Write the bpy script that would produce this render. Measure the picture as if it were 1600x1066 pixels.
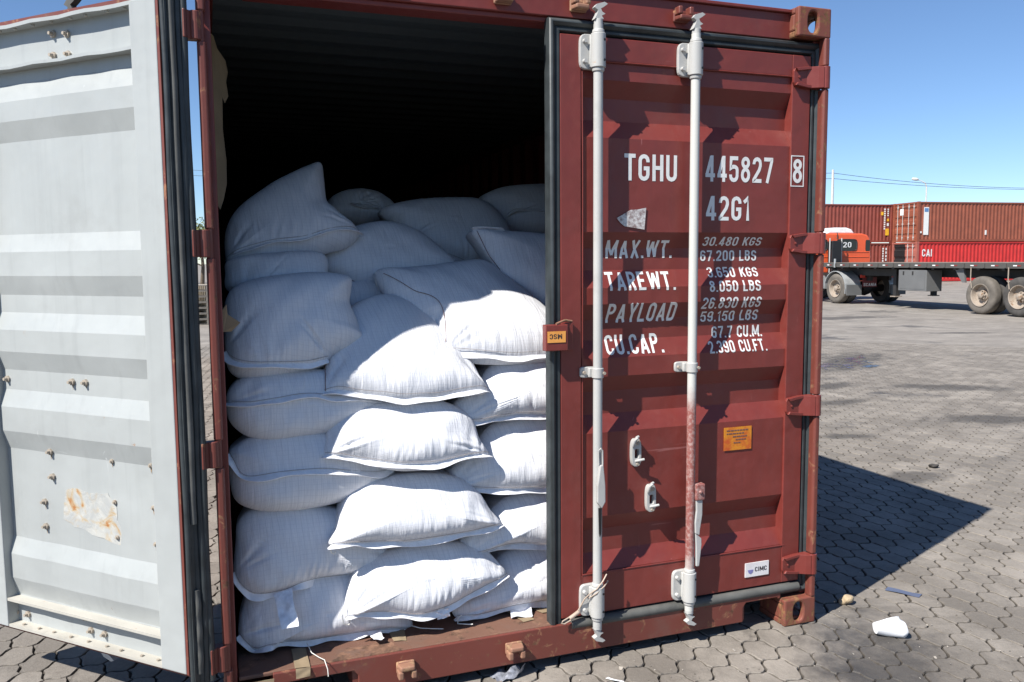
import bpy, bmesh, math, random
import numpy as np
from mathutils import Vector, Matrix

random.seed(7)
for o in list(bpy.data.objects):
    bpy.data.objects.remove(o)
SC = bpy.context.scene
COL = SC.collection

# ------------------------------------------------------------------ camera
CAM_POS = (0.005, -2.849, 1.58)
YAW, PITCH, ROLL = math.radians(19.96), math.radians(-5.49), math.radians(-0.47)
fw = Vector((math.sin(YAW) * math.cos(PITCH), math.cos(YAW) * math.cos(PITCH), math.sin(PITCH)))
rt = Vector((math.cos(YAW), -math.sin(YAW), 0))
up = rt.cross(fw)
rt, up = (math.cos(ROLL) * rt + math.sin(ROLL) * up), (-math.sin(ROLL) * rt + math.cos(ROLL) * up)
cd = bpy.data.cameras.new('camera')
cd.lens = 1303 / 1600 * 36
cd.sensor_width = 36
cd.sensor_fit = 'HORIZONTAL'
cd.clip_start = 0.05
cd.clip_end = 4000
cam = bpy.data.objects.new('camera', cd)
COL.objects.link(cam)
M = Matrix((rt, up, -fw)).transposed().to_4x4()
M.translation = Vector(CAM_POS)
cam.matrix_world = M
SC.camera = cam
SC.render.resolution_x = 1024
SC.render.resolution_y = 682

# ------------------------------------------------------------------ light
LIGHT_DIR = Vector((2.165, 0.938, -2.591)).normalized()      # the way the sunlight travels
SUN_EL = math.asin(-LIGHT_DIR.z)
SUN_ROT = math.atan2(-LIGHT_DIR.x, -LIGHT_DIR.y)
world = bpy.data.worlds.new('World')
SC.world = world
world.use_nodes = True
wn = world.node_tree
sky = wn.nodes.new('ShaderNodeTexSky')
sky.sky_type = 'NISHITA'
sky.sun_disc = False
sky.sun_elevation = SUN_EL
sky.sun_rotation = SUN_ROT
sky.air_density = 0.8
sky.dust_density = 0.0
sky.ozone_density = 6.0
wn.links.new(sky.outputs[0], wn.nodes['Background'].inputs[0])
wn.nodes['Background'].inputs[1].default_value = 0.088
sd = bpy.data.lights.new('sun', 'SUN')
sd.energy = 5.0
sd.angle = math.radians(0.55)
sd.color = (1.0, 0.965, 0.91)
sun = bpy.data.objects.new('sun', sd)
COL.objects.link(sun)
sun.rotation_euler = LIGHT_DIR.to_track_quat('-Z', 'Y').to_euler()
SC.view_settings.view_transform = 'Standard'
SC.view_settings.look = 'None'
SC.view_settings.gamma = 1
SC.view_settings.exposure = 0.72
SC.view_settings.use_curve_mapping = False
SC.render.engine = 'CYCLES'

# ------------------------------------------------------------------ helpers
class MB:
    def __init__(self):
        self.v = []
        self.f = []
    def add(self, vs, fs):
        b = len(self.v)
        self.v += [tuple(p) for p in vs]
        self.f += [tuple(i + b for i in f) for f in fs]
        return self
    def box(self, x0, x1, y0, y1, z0, z1):
        return self.add([(x0, y0, z0), (x1, y0, z0), (x1, y1, z0), (x0, y1, z0),
                         (x0, y0, z1), (x1, y0, z1), (x1, y1, z1), (x0, y1, z1)],
                        [(3, 2, 1, 0), (4, 5, 6, 7), (0, 1, 5, 4), (1, 2, 6, 5), (2, 3, 7, 6), (3, 0, 4, 7)])
    def prism(self, poly, axis, a, b):
        """poly in the two other axes (in x,y,z order), extruded along axis from a to b"""
        def P(p, t):
            q = list(p)
            q.insert(axis, t)
            return q
        n = len(poly)
        vs = [P(p, a) for p in poly] + [P(p, b) for p in poly]
        fs = [tuple(range(n)), tuple(range(2 * n - 1, n - 1, -1))]
        fs += [(i, i + n, (i + 1) % n + n, (i + 1) % n) for i in range(n)]
        return self.add(vs, fs)
    def cyl(self, p0, p1, r0, r1=None, n=16, cap=True):
        r1 = r0 if r1 is None else r1
        p0, p1 = Vector(p0), Vector(p1)
        d = (p1 - p0).normalized()
        a = d.orthogonal().normalized()
        c = d.cross(a)
        vs = []
        for p, r in ((p0, r0), (p1, r1)):
            for i in range(n):
                t = 2 * math.pi * i / n
                vs.append(p + r * (math.cos(t) * a + math.sin(t) * c))
        fs = [(i, (i + 1) % n, (i + 1) % n + n, i + n) for i in range(n)]
        if cap:
            fs += [tuple(range(n - 1, -1, -1)), tuple(range(n, 2 * n))]
        return self.add(vs, fs)
    def tube(self, pts, r, n=8):
        pts = [Vector(p) for p in pts]
        vs, fs = [], []
        for i, p in enumerate(pts):
            d = (pts[min(i + 1, len(pts) - 1)] - pts[max(i - 1, 0)]).normalized()
            a = d.cross(Vector((0.31, 0.17, 0.93)))
            a = a.normalized() if a.length > 1e-4 else d.orthogonal().normalized()
            c = d.cross(a)
            rr = r[i] if isinstance(r, (list, tuple)) else r
            for k in range(n):
                t = 2 * math.pi * k / n
                vs.append(p + rr * (math.cos(t) * a + math.sin(t) * c))
        for i in range(len(pts) - 1):
            for k in range(n):
                fs.append((i * n + k, i * n + (k + 1) % n, (i + 1) * n + (k + 1) % n, (i + 1) * n + k))
        fs += [tuple(range(n - 1, -1, -1)), tuple(range((len(pts) - 1) * n, len(pts) * n))]
        return self.add(vs, fs)
    def lathe(self, prof, origin, axis, n=32):
        """prof: (radius, distance along axis)"""
        o, d = Vector(origin), Vector(axis).normalized()
        a = d.orthogonal().normalized()
        c = d.cross(a)
        vs, fs = [], []
        m = len(prof)
        for i in range(n):
            t = 2 * math.pi * i / n
            for r, h in prof:
                vs.append(o + d * h + r * (math.cos(t) * a + math.sin(t) * c))
        for i in range(n):
            for j in range(m - 1):
                fs.append((i * m + j, ((i + 1) % n) * m + j, ((i + 1) % n) * m + j + 1, i * m + j + 1))
        return self.add(vs, fs)
    def xf(self, mat):
        self.v = [tuple(mat @ Vector(p)) for p in self.v]
        return self
    def mesh(self, name):
        me = bpy.data.meshes.new(name)
        me.from_pydata(self.v, [], self.f)
        bm = bmesh.new()
        bm.from_mesh(me)
        bmesh.ops.recalc_face_normals(bm, faces=bm.faces)
        bm.to_mesh(me)
        bm.free()
        return me
    def build(self, name, mat, parent=None, bevel=0.0, smooth=None, label=None, seg=2):
        me = self.mesh(name)
        o = link(name, me, mat, parent, label)
        if smooth is not None:
            shade(o, smooth)
        if bevel:
            m = o.modifiers.new('bevel', 'BEVEL')
            m.width = bevel
            m.segments = seg
            m.limit_method = 'ANGLE'
            m.angle_limit = math.radians(35)
        return o

def shade(o, ang=None):
    me = o.data
    me.polygons.foreach_set('use_smooth', [True] * len(me.polygons))
    if ang:
        me.set_sharp_from_angle(angle=math.radians(ang))

def link(name, data, mat=None, parent=None, label=None):
    o = bpy.data.objects.new(name, data)
    COL.objects.link(o)
    if mat is not None:
        data.materials.append(mat)
    if parent is not None:
        o.parent = parent
    if label:
        o['label'] = label
    return o

def thing(o, label, cat, group=None):
    o['label'] = label
    o['category'] = cat
    if group:
        o['group'] = group
    return o

def empty(name, loc=(0, 0, 0), rz=0.0):
    o = bpy.data.objects.new(name, None)
    COL.objects.link(o)
    o.location = loc
    o.rotation_euler = (0, 0, rz)
    o.empty_display_size = 0.2
    return o

def copy_tree(o, parent=None):
    c = o.copy()
    COL.objects.link(c)
    c.parent = parent
    for ch in list(o.children):
        copy_tree(ch, c)
    return c

# ------------------------------------------------------------------ materials
class NT:
    def __init__(self, name):
        self.m = bpy.data.materials.new(name)
        self.m.use_nodes = True
        self.t = self.m.node_tree
        self.b = self.t.nodes['Principled BSDF']
    def n(self, typ, ins=None, **kw):
        nd = self.t.nodes.new(typ)
        for k, v in kw.items():
            setattr(nd, k, v)
        for k, v in (ins or {}).items():
            if hasattr(v, 'is_linked') or isinstance(v, bpy.types.NodeSocket):
                self.t.links.new(v, nd.inputs[k])
            else:
                nd.inputs[k].default_value = v
        return nd
    def pos(self, scale=(1, 1, 1), kind='Object'):
        if kind == 'World':
            s = self.n('ShaderNodeNewGeometry').outputs['Position']
        else:
            s = self.n('ShaderNodeTexCoord').outputs[kind]
        return self.n('ShaderNodeMapping', {'Vector': s, 'Scale': scale}).outputs[0]
    def noise(self, vec, scale, detail=4, rough=0.55, dist=0.0):
        return self.n('ShaderNodeTexNoise', {'Vector': vec, 'Scale': scale, 'Detail': detail, 'Roughness': rough, 'Distortion': dist}).outputs[0]
    def ramp(self, fac, lo, hi, a=0.0, b=1.0):
        return self.n('ShaderNodeMapRange', {'Value': fac, 'From Min': lo, 'From Max': hi, 'To Min': a, 'To Max': b}).outputs[0]
    def mix(self, fac, a, b, mode='MIX'):
        nd = self.t.nodes.new('ShaderNodeMix')
        nd.data_type = 'RGBA'
        nd.blend_type = mode
        for sock, v in ((nd.inputs[0], fac), (nd.inputs[6], a), (nd.inputs[7], b)):
            if isinstance(v, bpy.types.NodeSocket):
                self.t.links.new(v, sock)
            elif isinstance(v, (tuple, list)):
                sock.default_value = (*v[:3], 1)
            else:
                sock.default_value = v
        return nd.outputs[2]
    def math(self, op, a, b=0.0, c=0.0):
        nd = self.t.nodes.new('ShaderNodeMath')
        nd.operation = op
        for i, v in enumerate((a, b, c)):
            if isinstance(v, bpy.types.NodeSocket):
                self.t.links.new(v, nd.inputs[i])
            else:
                nd.inputs[i].default_value = v
        return nd.outputs[0]
    def set(self, name, v):
        s = self.b.inputs[name]
        if isinstance(v, bpy.types.NodeSocket):
            self.t.links.new(v, s)
        elif isinstance(v, (tuple, list)):
            s.default_value = (*v[:3], 1)
        else:
            s.default_value = v
    def bump(self, h, strength=0.3, dist=0.01):
        nd = self.n('ShaderNodeBump', {'Height': h, 'Strength': strength, 'Distance': dist})
        self.t.links.new(nd.outputs[0], self.b.inputs['Normal'])

def plain(name, col, rough=0.6, metal=0.0, var=0.15, scale=8.0, bump=0.0, bscale=60.0):
    t = NT(name)
    p = t.pos()
    nz = t.noise(p, scale, 5)
    dk = tuple(c * (1 - var) for c in col)
    lt = tuple(min(1, c * (1 + var)) for c in col)
    t.set('Base Color', t.mix(t.ramp(nz, 0.3, 0.7), dk, lt))
    t.set('Roughness', rough)
    t.set('Metallic', metal)
    if bump:
        t.bump(t.noise(p, bscale, 4), bump, 0.004)
    return t.m

def painted(name, col, rust=0.1, rustcol=(0.20, 0.085, 0.035), rough=0.42, var=0.12, dirt=0.15, chalk=0.0, streak=0.12, rscale=7.0, scratch=0.0, dent=0.0):
    """old paint on steel: uneven fading, grime streaks running down, chips with rust"""
    t = NT(name)
    p = t.pos()
    big = t.noise(p, 1.7, 5, 0.6)
    fine = t.noise(p, 28, 5, 0.6)
    c = t.mix(t.ramp(big, 0.3, 0.7), tuple(x * (1 - var) for x in col), tuple(min(1, x * (1 + var)) for x in col))
    st = t.noise(t.pos((22, 22, 0.9)), 1.0, 4, 0.6)
    c = t.mix(t.ramp(st, 0.55, 0.8, 0, streak), c, tuple(x * 0.45 + 0.02 for x in col))
    if chalk:
        c = t.mix(t.ramp(fine, 0.5, 0.75, 0, chalk), c, tuple(min(1, x * 1.3 + 0.04) for x in col))
    if dirt:
        c = t.mix(t.ramp(t.noise(p, 5.0, 6, 0.7), 0.55, 0.8, 0, dirt), c, (0.13, 0.11, 0.09))
    if scratch:
        for sc in ((2.5, 2.5, 60), (46, 46, 3.0)):
            s1 = t.noise(t.n('ShaderNodeMapping', {'Vector': p, 'Scale': sc, 'Rotation': (0.12, 0.2, 0.1)}).outputs[0], 1.0, 3, 0.6, 0.8)
            gate = t.ramp(t.noise(p, 2.6, 3), 0.5, 0.62)
            c = t.mix(t.math('MULTIPLY', t.ramp(s1, 0.71, 0.74, 0, scratch), gate), c, tuple(min(1, x * 1.5 + 0.10) for x in col))
    r1 = t.noise(p, rscale, 8, 0.72, 0.6)
    lo = 0.74 - 0.26 * rust
    rm = t.ramp(r1, lo, lo + 0.05)
    rc = t.mix(t.ramp(fine, 0.35, 0.65), tuple(x * 0.45 for x in rustcol), tuple(x * 1.6 for x in rustcol))
    c = t.mix(rm, c, rc)
    t.set('Base Color', c)
    t.set('Roughness', t.math('ADD', t.ramp(fine, 0.3, 0.7, rough - 0.06, rough + 0.1), t.math('MULTIPLY', rm, 0.3)))
    h = t.math('ADD', t.math('MULTIPLY', fine, 0.25), t.math('MULTIPLY', rm, -0.5))
    if dent:
        b2 = t.n('ShaderNodeBump', {'Height': t.noise(p, 3.6, 3, 0.5), 'Strength': dent, 'Distance': 0.035})
        b1 = t.n('ShaderNodeBump', {'Height': h, 'Strength': 0.18, 'Distance': 0.003, 'Normal': b2.outputs[0]})
        t.t.links.new(b1.outputs[0], t.b.inputs['Normal'])
    else:
        t.bump(h, 0.18, 0.003)
    return t.m

MAT = {}
MAT['maroon'] = painted('maroon_paint', (0.172, 0.031, 0.024), rust=0.10, rough=0.42, dirt=0.16, chalk=0.10, streak=0.22, scratch=0.5, dent=0.35)
MAT['maroon_worn'] = painted('worn_maroon_paint', (0.150, 0.038, 0.027), rust=0.66, rustcol=(0.19, 0.085, 0.045), rough=0.5, dirt=0.4, rscale=17, scratch=0.4)
MAT['casting'] = painted('rusty_casting', (0.19, 0.055, 0.035), rust=0.85, rustcol=(0.17, 0.08, 0.035), rough=0.6, dirt=0.3, rscale=16)
MAT['keeper'] = painted('rusty_keeper', (0.27, 0.135, 0.085), rust=0.8, rustcol=(0.30, 0.18, 0.10), rough=0.65, rscale=30)
MAT['sill_top'] = painted('rusty_sill', (0.15, 0.075, 0.05), rust=0.9, rustcol=(0.15, 0.08, 0.05), rough=0.7, dirt=0.5, rscale=9)
MAT['grey_door'] = painted('pale_grey_paint', (0.355, 0.37, 0.36), rust=0.22, rustcol=(0.30, 0.15, 0.06), rough=0.40, var=0.07, dirt=0.16, streak=0.22, scratch=0.7, dent=0.22, rscale=9)
MAT['dusty_flange'] = painted('dusty_grey_paint', (0.42, 0.40, 0.35), rust=0.40, rustcol=(0.34, 0.19, 0.09), rough=0.6, var=0.1, dirt=0.4, rscale=12)
MAT['rod'] = painted('white_rod_paint', (0.42, 0.415, 0.395), rust=0.34, rustcol=(0.34, 0.21, 0.12), rough=0.45, var=0.10, dirt=0.40, rscale=14)
MAT['rubber'] = plain('rubber', (0.030, 0.036, 0.038), 0.48, var=0.35, scale=14, bump=0.1)
MAT['rubber_dusty'] = plain('dusty_rubber', (0.085, 0.085, 0.078), 0.7, var=0.35, scale=9, bump=0.1)
MAT['bolt'] = painted('bolt_steel', (0.36, 0.31, 0.25), rust=0.5, rustcol=(0.2, 0.1, 0.05), rough=0.5, rscale=60)
MAT['black'] = plain('black_paint', (0.012, 0.012, 0.013), 0.5)
MAT['interior'] = painted('interior_paint', (0.075, 0.092, 0.098), rust=0.1, rough=0.6)
MAT['plywood'] = plain('plywood_floor', (0.16, 0.10, 0.055), 0.75, var=0.3, scale=6, bump=0.2)
MAT['kraft'] = plain('kraft_paper', (0.26, 0.195, 0.12), 0.85, var=0.12, scale=11, bump=0.25, bscale=25)
MAT['white_print'] = plain('white_lettering', (0.70, 0.70, 0.68), 0.55, var=0.07, scale=30)
MAT['dark_print'] = plain('dark_lettering', (0.03, 0.025, 0.03), 0.6)
MAT['twine'] = plain('twine', (0.72, 0.70, 0.64), 0.9)
MAT['thread'] = plain('thread', (0.16, 0.075, 0.06), 0.9)
MAT['brown_thread'] = plain('grey_thread', (0.30, 0.27, 0.26), 0.9)

def red_rod():
    t = NT('oversprayed_rod_paint')
    p = t.pos()
    z = t.n('ShaderNodeSeparateXYZ', {'Vector': t.n('ShaderNodeTexCoord').outputs['Object']}).outputs[2]
    nz = t.noise(p, 70, 6, 0.7)
    e = t.math('ADD', z, t.math('MULTIPLY', t.noise(p, 12, 4), 0.16))
    m = t.ramp(e, 1.04, 1.16, 1, 0)
    m2 = t.ramp(e, 0.40, 0.47)
    m = t.math('MULTIPLY', m, m2)
    red = t.mix(t.ramp(nz, 0.45, 0.66), (0.25, 0.085, 0.072), (0.40, 0.27, 0.245))
    t.set('Base Color', t.mix(m, (0.52, 0.515, 0.48), red))
    t.set('Roughness', 0.45)
    t.bump(nz, 0.2, 0.002)
    return t.m
MAT['rod_red'] = red_rod()

def sack_mat():
    t = NT('woven_sack')
    uv = t.n('ShaderNodeUVMap').outputs[0]
    sx = t.n('ShaderNodeSeparateXYZ', {'Vector': uv})
    wob = t.noise(t.pos(), 9, 3)
    def lines(s, period, off):
        a = t.math('ADD', t.math('MULTIPLY', s, 1 / period), t.math('MULTIPLY', wob, off))
        return t.math('ABSOLUTE', t.math('SUBTRACT', t.math('FRACT', a), 0.5))
    lu = lines(sx.outputs[0], 0.021, 0.7)
    lv = lines(sx.outputs[1], 0.019, 0.7)
    line = t.math('MAXIMUM', t.ramp(lu, 0.42, 0.5), t.ramp(lv, 0.44, 0.5))
    tape = t.noise(t.n('ShaderNodeMapping', {'Vector': uv, 'Scale': (330, 12, 1)}).outputs[0], 1.0, 2)
    tape2 = t.noise(t.n('ShaderNodeMapping', {'Vector': uv, 'Scale': (12, 300, 1)}).outputs[0], 1.0, 2)
    big = t.noise(t.pos(), 4, 4)
    c = t.mix(t.ramp(big, 0.3, 0.7), (0.68, 0.682, 0.70), (0.74, 0.74, 0.755))
    c = t.mix(t.ramp(tape, 0.42, 0.7, 0, 0.5), c, (0.52, 0.535, 0.585))
    c = t.mix(t.ramp(tape2, 0.5, 0.75, 0, 0.2), c, (0.55, 0.56, 0.60))
    c = t.mix(t.math('MULTIPLY', line, 0.5), c, (0.47, 0.48, 0.52))
    smudge = t.noise(t.pos(), 2.3, 5, 0.65)
    c = t.mix(t.ramp(smudge, 0.55, 0.8, 0, 0.30), c, (0.40, 0.36, 0.30))
    t.set('Base Color', c)
    t.set('Roughness', 0.62)
    wr = t.noise(t.n('ShaderNodeMapping', {'Vector': uv, 'Scale': (52, 7, 1)}).outputs[0], 1.0, 4, 0.6, 0.4)
    h = t.math('ADD', t.math('MULTIPLY', wr, 0.9), t.math('ADD', t.math('MULTIPLY', tape, 0.16), t.math('MULTIPLY', tape2, 0.12)))
    t.bump(h, 0.6, 0.007)
    return t.m
MAT['sack'] = sack_mat()
MAT['hem'] = plain('hem_fabric', (0.80, 0.80, 0.82), 0.7, var=0.1, scale=40, bump=0.4, bscale=120)
MAT['film'] = plain('plastic_film', (0.75, 0.76, 0.80), 0.18, var=0.2, scale=40, bump=0.8, bscale=45)

STAINS = [(8.4, 4.8, .75, .28, -25), (7.2, 3.1, .85, .26, -20), (7.25, 5.45, .5, .2, 20), (6.6, 4.45, .4, .15, 10), (9.2, 7.3, 1.5, .5, 35), (15.7, 15.0, 1.8, .5, 0), (14.8, 10.35, .7, .2, -20), (4.75, 1.72, .35, .14, 10), (5.3, 3.0, .35, .12, -15), (2.35, -.5, .35, .2, 30)]
def ground_mat(name, lo, hi, far=False):
    t = NT(name)
    w = t.pos((1, 1, 1), 'World')
    big = t.noise(w, 0.55, 5, 0.6)
    mid = t.noise(w, 3.0, 6, 0.65)
    fine = t.noise(w, 55, 6, 0.7)
    speck = t.noise(w, 160, 3, 0.6)
    c = t.mix(t.ramp(mid, 0.3, 0.7), lo, hi)
    if not far:
        rnd = t.n('ShaderNodeNewGeometry').outputs['Random Per Island']
        oi = t.n('ShaderNodeObjectInfo').outputs['Random']
        v = t.math('FRACT', t.math('ADD', rnd, oi))
        c = t.mix(t.ramp(v, 0, 1, 0, 0.65), c, tuple(x * 0.62 for x in lo))
    c = t.mix(t.ramp(fine, 0.35, 0.7, 0, 0.45), c, tuple(x * 0.55 for x in lo))
    c = t.mix(t.ramp(speck, 0.66, 0.75, 0, 0.5), c, (0.45, 0.42, 0.38))
    c = t.mix(t.ramp(big, 0.45, 0.72, 0, 0.5), c, tuple(x * 0.6 for x in lo))
    # pale dust lying in drifts over blocks and joints
    du = t.noise(t.pos((1.1, 1.1, 1), 'World'), 1.3, 6, 0.7, 0.5)
    c = t.mix(t.ramp(du, 0.48, 0.66, 0, 0.55), c, tuple(x * 1.12 for x in hi))
    # oil stains: ragged dark blotches that lie on the paving
    st = t.noise(t.pos((0.62, 0.62, 1), 'World'), 1.0, 7, 0.68, 0.35)
    c = t.mix(t.ramp(st, 0.575, 0.68, 0, 0.75), c, (0.035, 0.033, 0.032))
    # spilled oil and damp patches, each at its own place in the yard
    for sx, sy, rx, ry, an in STAINS:
        mp = t.n('ShaderNodeMapping', {'Vector': t.n('ShaderNodeNewGeometry').outputs['Position'], 'Location': (0, 0, 0)}, vector_type='TEXTURE')
        mp.inputs['Location'].default_value = (sx, sy, 0)
        mp.inputs['Rotation'].default_value = (0, 0, math.radians(an))
        mp.inputs['Scale'].default_value = (rx, ry, 50)
        ln = t.n('ShaderNodeVectorMath', {0: mp.outputs[0]}, operation='LENGTH').outputs['Value']
        e = t.math('ADD', ln, t.math('MULTIPLY', t.math('SUBTRACT', t.noise(w, 2.6, 6, 0.75), 0.5), 2.6))
        c = t.mix(t.ramp(e, 0.55, 1.15, 0.72, 0), c, (0.045, 0.041, 0.038))
    if False:
        cr = t.n('ShaderNodeTexVoronoi', {'Vector': w, 'Scale': 6.6}, feature='DISTANCE_TO_EDGE').outputs['Distance']
        c = t.mix(t.ramp(cr, 0.0, 0.05, 0.34, 0), c, (0.05, 0.045, 0.04))
    if not far:
        # soil packed against the lower edges of the blocks, here and there spilling over
        zz = t.n('ShaderNodeSeparateXYZ', {'Vector': t.n('ShaderNodeNewGeometry').outputs['Position']}).outputs[2]
        zz = t.math('ADD', zz, t.math('MULTIPLY', t.math('SUBTRACT', t.noise(w, 14, 5, 0.7), 0.5), 0.009))
        c = t.mix(t.ramp(zz, -0.0046, -0.0024, 0.75, 0), c, (0.055, 0.047, 0.039))
    t.set('Base Color', c)
    t.set('Roughness', t.ramp(st, 0.55, 0.7, 0.85, 0.6))
    t.bump(t.math('ADD', fine, t.math('MULTIPLY', speck, 0.4)), 0.5, 0.006)
    return t.m
MAT['paver'] = ground_mat('concrete_paver', (0.20, 0.175, 0.147), (0.30, 0.267, 0.228))
MAT['yard'] = ground_mat('far_paving', (0.215, 0.190, 0.162), (0.30, 0.269, 0.232), True)

# ------------------------------------------------------------------ ground and paving
def dirt_mat():
    t = NT('joint_dirt')
    w = t.pos((1, 1, 1), 'World')
    t.set('Base Color', t.mix(t.ramp(t.noise(w, 18, 6, 0.7), 0.35, 0.7), (0.045, 0.039, 0.032), (0.15, 0.13, 0.11)))
    t.set('Roughness', 0.95)
    t.bump(t.noise(w, 120, 4), 0.6, 0.006)
    return t.m
MAT['dirt'] = dirt_mat()

E1, E2 = Vector((0.098, -0.093)), Vector((0.120, 0.071))
PAVE_R = 17.0
def in_pave(p):
    d = Vector((p.x - CAM_POS[0], p.y - CAM_POS[1]))
    if d.length > PAVE_R:
        return False
    if 0.05 < p.x < 2.35 and p.y > 0.75:
        return False
    if d.length < 1.6:
        return False
    a = math.degrees(math.atan2(d.x, d.y)) - 19.96
    if not -46 < a < 42:
        return False
    return not (p.x < -0.2 and p.y > 3.5)

def paver_outline(kind, var):
    """an elongated six-sided block: two ends bulge out, two flanks are hollowed"""
    rr = random.Random(kind * 31 + var)
    A, B = E2, E1
    U, V = (A + A - B) / 3 + Vector((.001, .003)), (A + B) / 3 + Vector((0, .003))
    c = [U, V - B, U - A, V - A, U - (A - B), V]
    amp = [.0045, -.004, .005, .0045, -.004, .005]
    pts = []
    for k in range(6):
        p, q = c[k], c[(k + 1) % 6]
        e = (q - p)
        nrm = Vector((-e.y, e.x)).normalized() * (1 if k < 3 else 1)
        for t in (0.0, 0.25, 0.5, 0.75):
            w = p + e * t + nrm * amp[k] * math.sin(2 * math.pi * t) * (1 if k < 3 else 1)
            pts.append(w + Vector((rr.uniform(-1, 1), rr.uniform(-1, 1))) * 0.0024)
    return pts

def paver_geo(kind, var, gap=0.0028):
    o = paver_outline(kind, var)
    n = len(o)
    def inset(g):
        res = []
        for i in range(n):
            a, b, c = o[i - 1], o[i], o[(i + 1) % n]
            t1, t2 = (b - a).normalized(), (c - b).normalized()
            nn = (Vector((-t1.y, t1.x)) + Vector((-t2.y, t2.x))).normalized()
            res.append(b + nn * g)
        return res
    rr = random.Random(kind * 7 + var)
    lo, hi, top = inset(gap * 0.7), inset(gap), inset(gap + 0.0034)
    vs = [(p.x, p.y, -0.03) for p in lo] + [(p.x, p.y, -0.006) for p in hi] + \
         [(p.x, p.y, rr.uniform(-0.0012, 0.0008)) for p in top]
    fs = []
    for k in (0, n):
        fs += [(k + i, k + (i + 1) % n, k + n + (i + 1) % n, k + n + i) for i in range(n)]
    fs.append(tuple(range(2 * n, 3 * n)))
    return vs, fs
PV = {(k, v): paver_geo(k, v) for k in (0, 1) for v in range(4)}

gb = MB()
gb.box(-900, 900, -60, 1500, -0.6, -0.016)
ground = gb.build('ground', MAT['dirt'])
ground['kind'] = 'structure'

cells = []
for i in range(-190, 190):
    for j in range(-190, 190):
        p = Vector((2.565, -0.439)) + E1 * i + E2 * j
        if in_pave(p):
            cells.append((p, (i + j) % 2))
fwv = fw
def on_screen(p):
    d = Vector((p.x, p.y, 0)) - Vector(CAM_POS)
    z = d.dot(fwv)
    if z < 0.3:
        return False
    u, v = 800 + 1303 * d.dot(rt) / z, 533 - 1303 * d.dot(up) / z
    if not (-30 < u < 1630 and 0 < v < 1090):
        return False
    if p.y > 0.12 and u < 1268:
        return False                     # behind the container
    if p.y > -0.3 and p.x < 2.2 and u > 330 and p.y > 0.05:
        return False
    return not (u < 330 and v < 960)
cells.sort(key=lambda c: (c[0].x - CAM_POS[0]) ** 2 + (c[0].y - CAM_POS[1]) ** 2)
PM = {k: None for k in PV}
for k, (vs, fs) in PV.items():
    me = bpy.data.meshes.new('paver')
    me.from_pydata(vs, [], fs)
    me.materials.append(MAT['paver'])
    PM[k] = me
single, rest = [], []
for p, kind in cells:
    if len(single) < 300 and on_screen(p):
        single.append((p, kind))
    else:
        rest.append((p, kind))
for p, kind in single:
    o = bpy.data.objects.new('paver', PM[(kind, random.randrange(4))])
    COL.objects.link(o)
    o.parent = ground
    o.location = (p.x + random.uniform(-.0012, .0012), p.y + random.uniform(-.0012, .0012), random.uniform(-0.0014, 0.0))
    o.rotation_euler = (random.uniform(-.012, .012), random.uniform(-.012, .012), random.uniform(-.012, .012))
av, af = [], []
nb = 0
base = {k: (np.array(v), f) for k, (v, f) in PV.items()}
for p, kind in rest:
    v, f = base[(kind, random.randrange(4))]
    tx, ty = random.uniform(-.012, .012), random.uniform(-.012, .012)
    w = v.copy()
    w[:, 2] += random.uniform(-.0014, 0) + v[:, 0] * tx + v[:, 1] * ty
    w[:, 0] += p.x
    w[:, 1] += p.y
    av.append(w)
    af += [tuple(i + nb for i in q) for q in f]
    nb += len(v)
me = bpy.data.meshes.new('paving')
me.from_pydata(np.concatenate(av).tolist(), [], af)
pav = link('paving', me, MAT['paver'], ground)
pav['kind'] = 'stuff'
# the yard beyond, where single blocks can no longer be told apart
yb = MB()
ring = []
NA = 60
for i in range(NA + 1):
    a = math.radians(19.96 - 100 + 200 * i / NA)
    inr = PAVE_R - 0.6 if -46 < math.degrees(a) - 19.96 < 42 else 6.0
    ring.append((a, inr))
vs, fs = [], []
for a, inr in ring:
    for r in (inr, 40, 120, 1200):
        vs.append((CAM_POS[0] + r * math.sin(a), CAM_POS[1] + r * math.cos(a), -0.006))
for i in range(NA):
    for k in range(3):
        fs.append((i * 4 + k, (i + 1) * 4 + k, (i + 1) * 4 + k + 1, i * 4 + k + 1))
yb.add(vs, fs)
yard = yb.build('yard', MAT['yard'])
yard['kind'] = 'structure'

# ------------------------------------------------------------------ the container
W, H, LEN = 2.438, 2.591, 12.192
box = empty('shipping_container', (0, 0, 0))
thing(box, 'open maroon shipping container loaded with white sacks, one door swung back', 'container')

def oval(cx, cz, rx, rz, n=32, p=2.6):
    out = []
    for i in range(n):
        t = 2 * math.pi * i / n
        c, s = math.cos(t), math.sin(t)
        out.append((cx + rx * math.copysign(abs(c) ** (2 / p), c), cz + rz * math.copysign(abs(s) ** (2 / p), s)))
    return out

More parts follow.
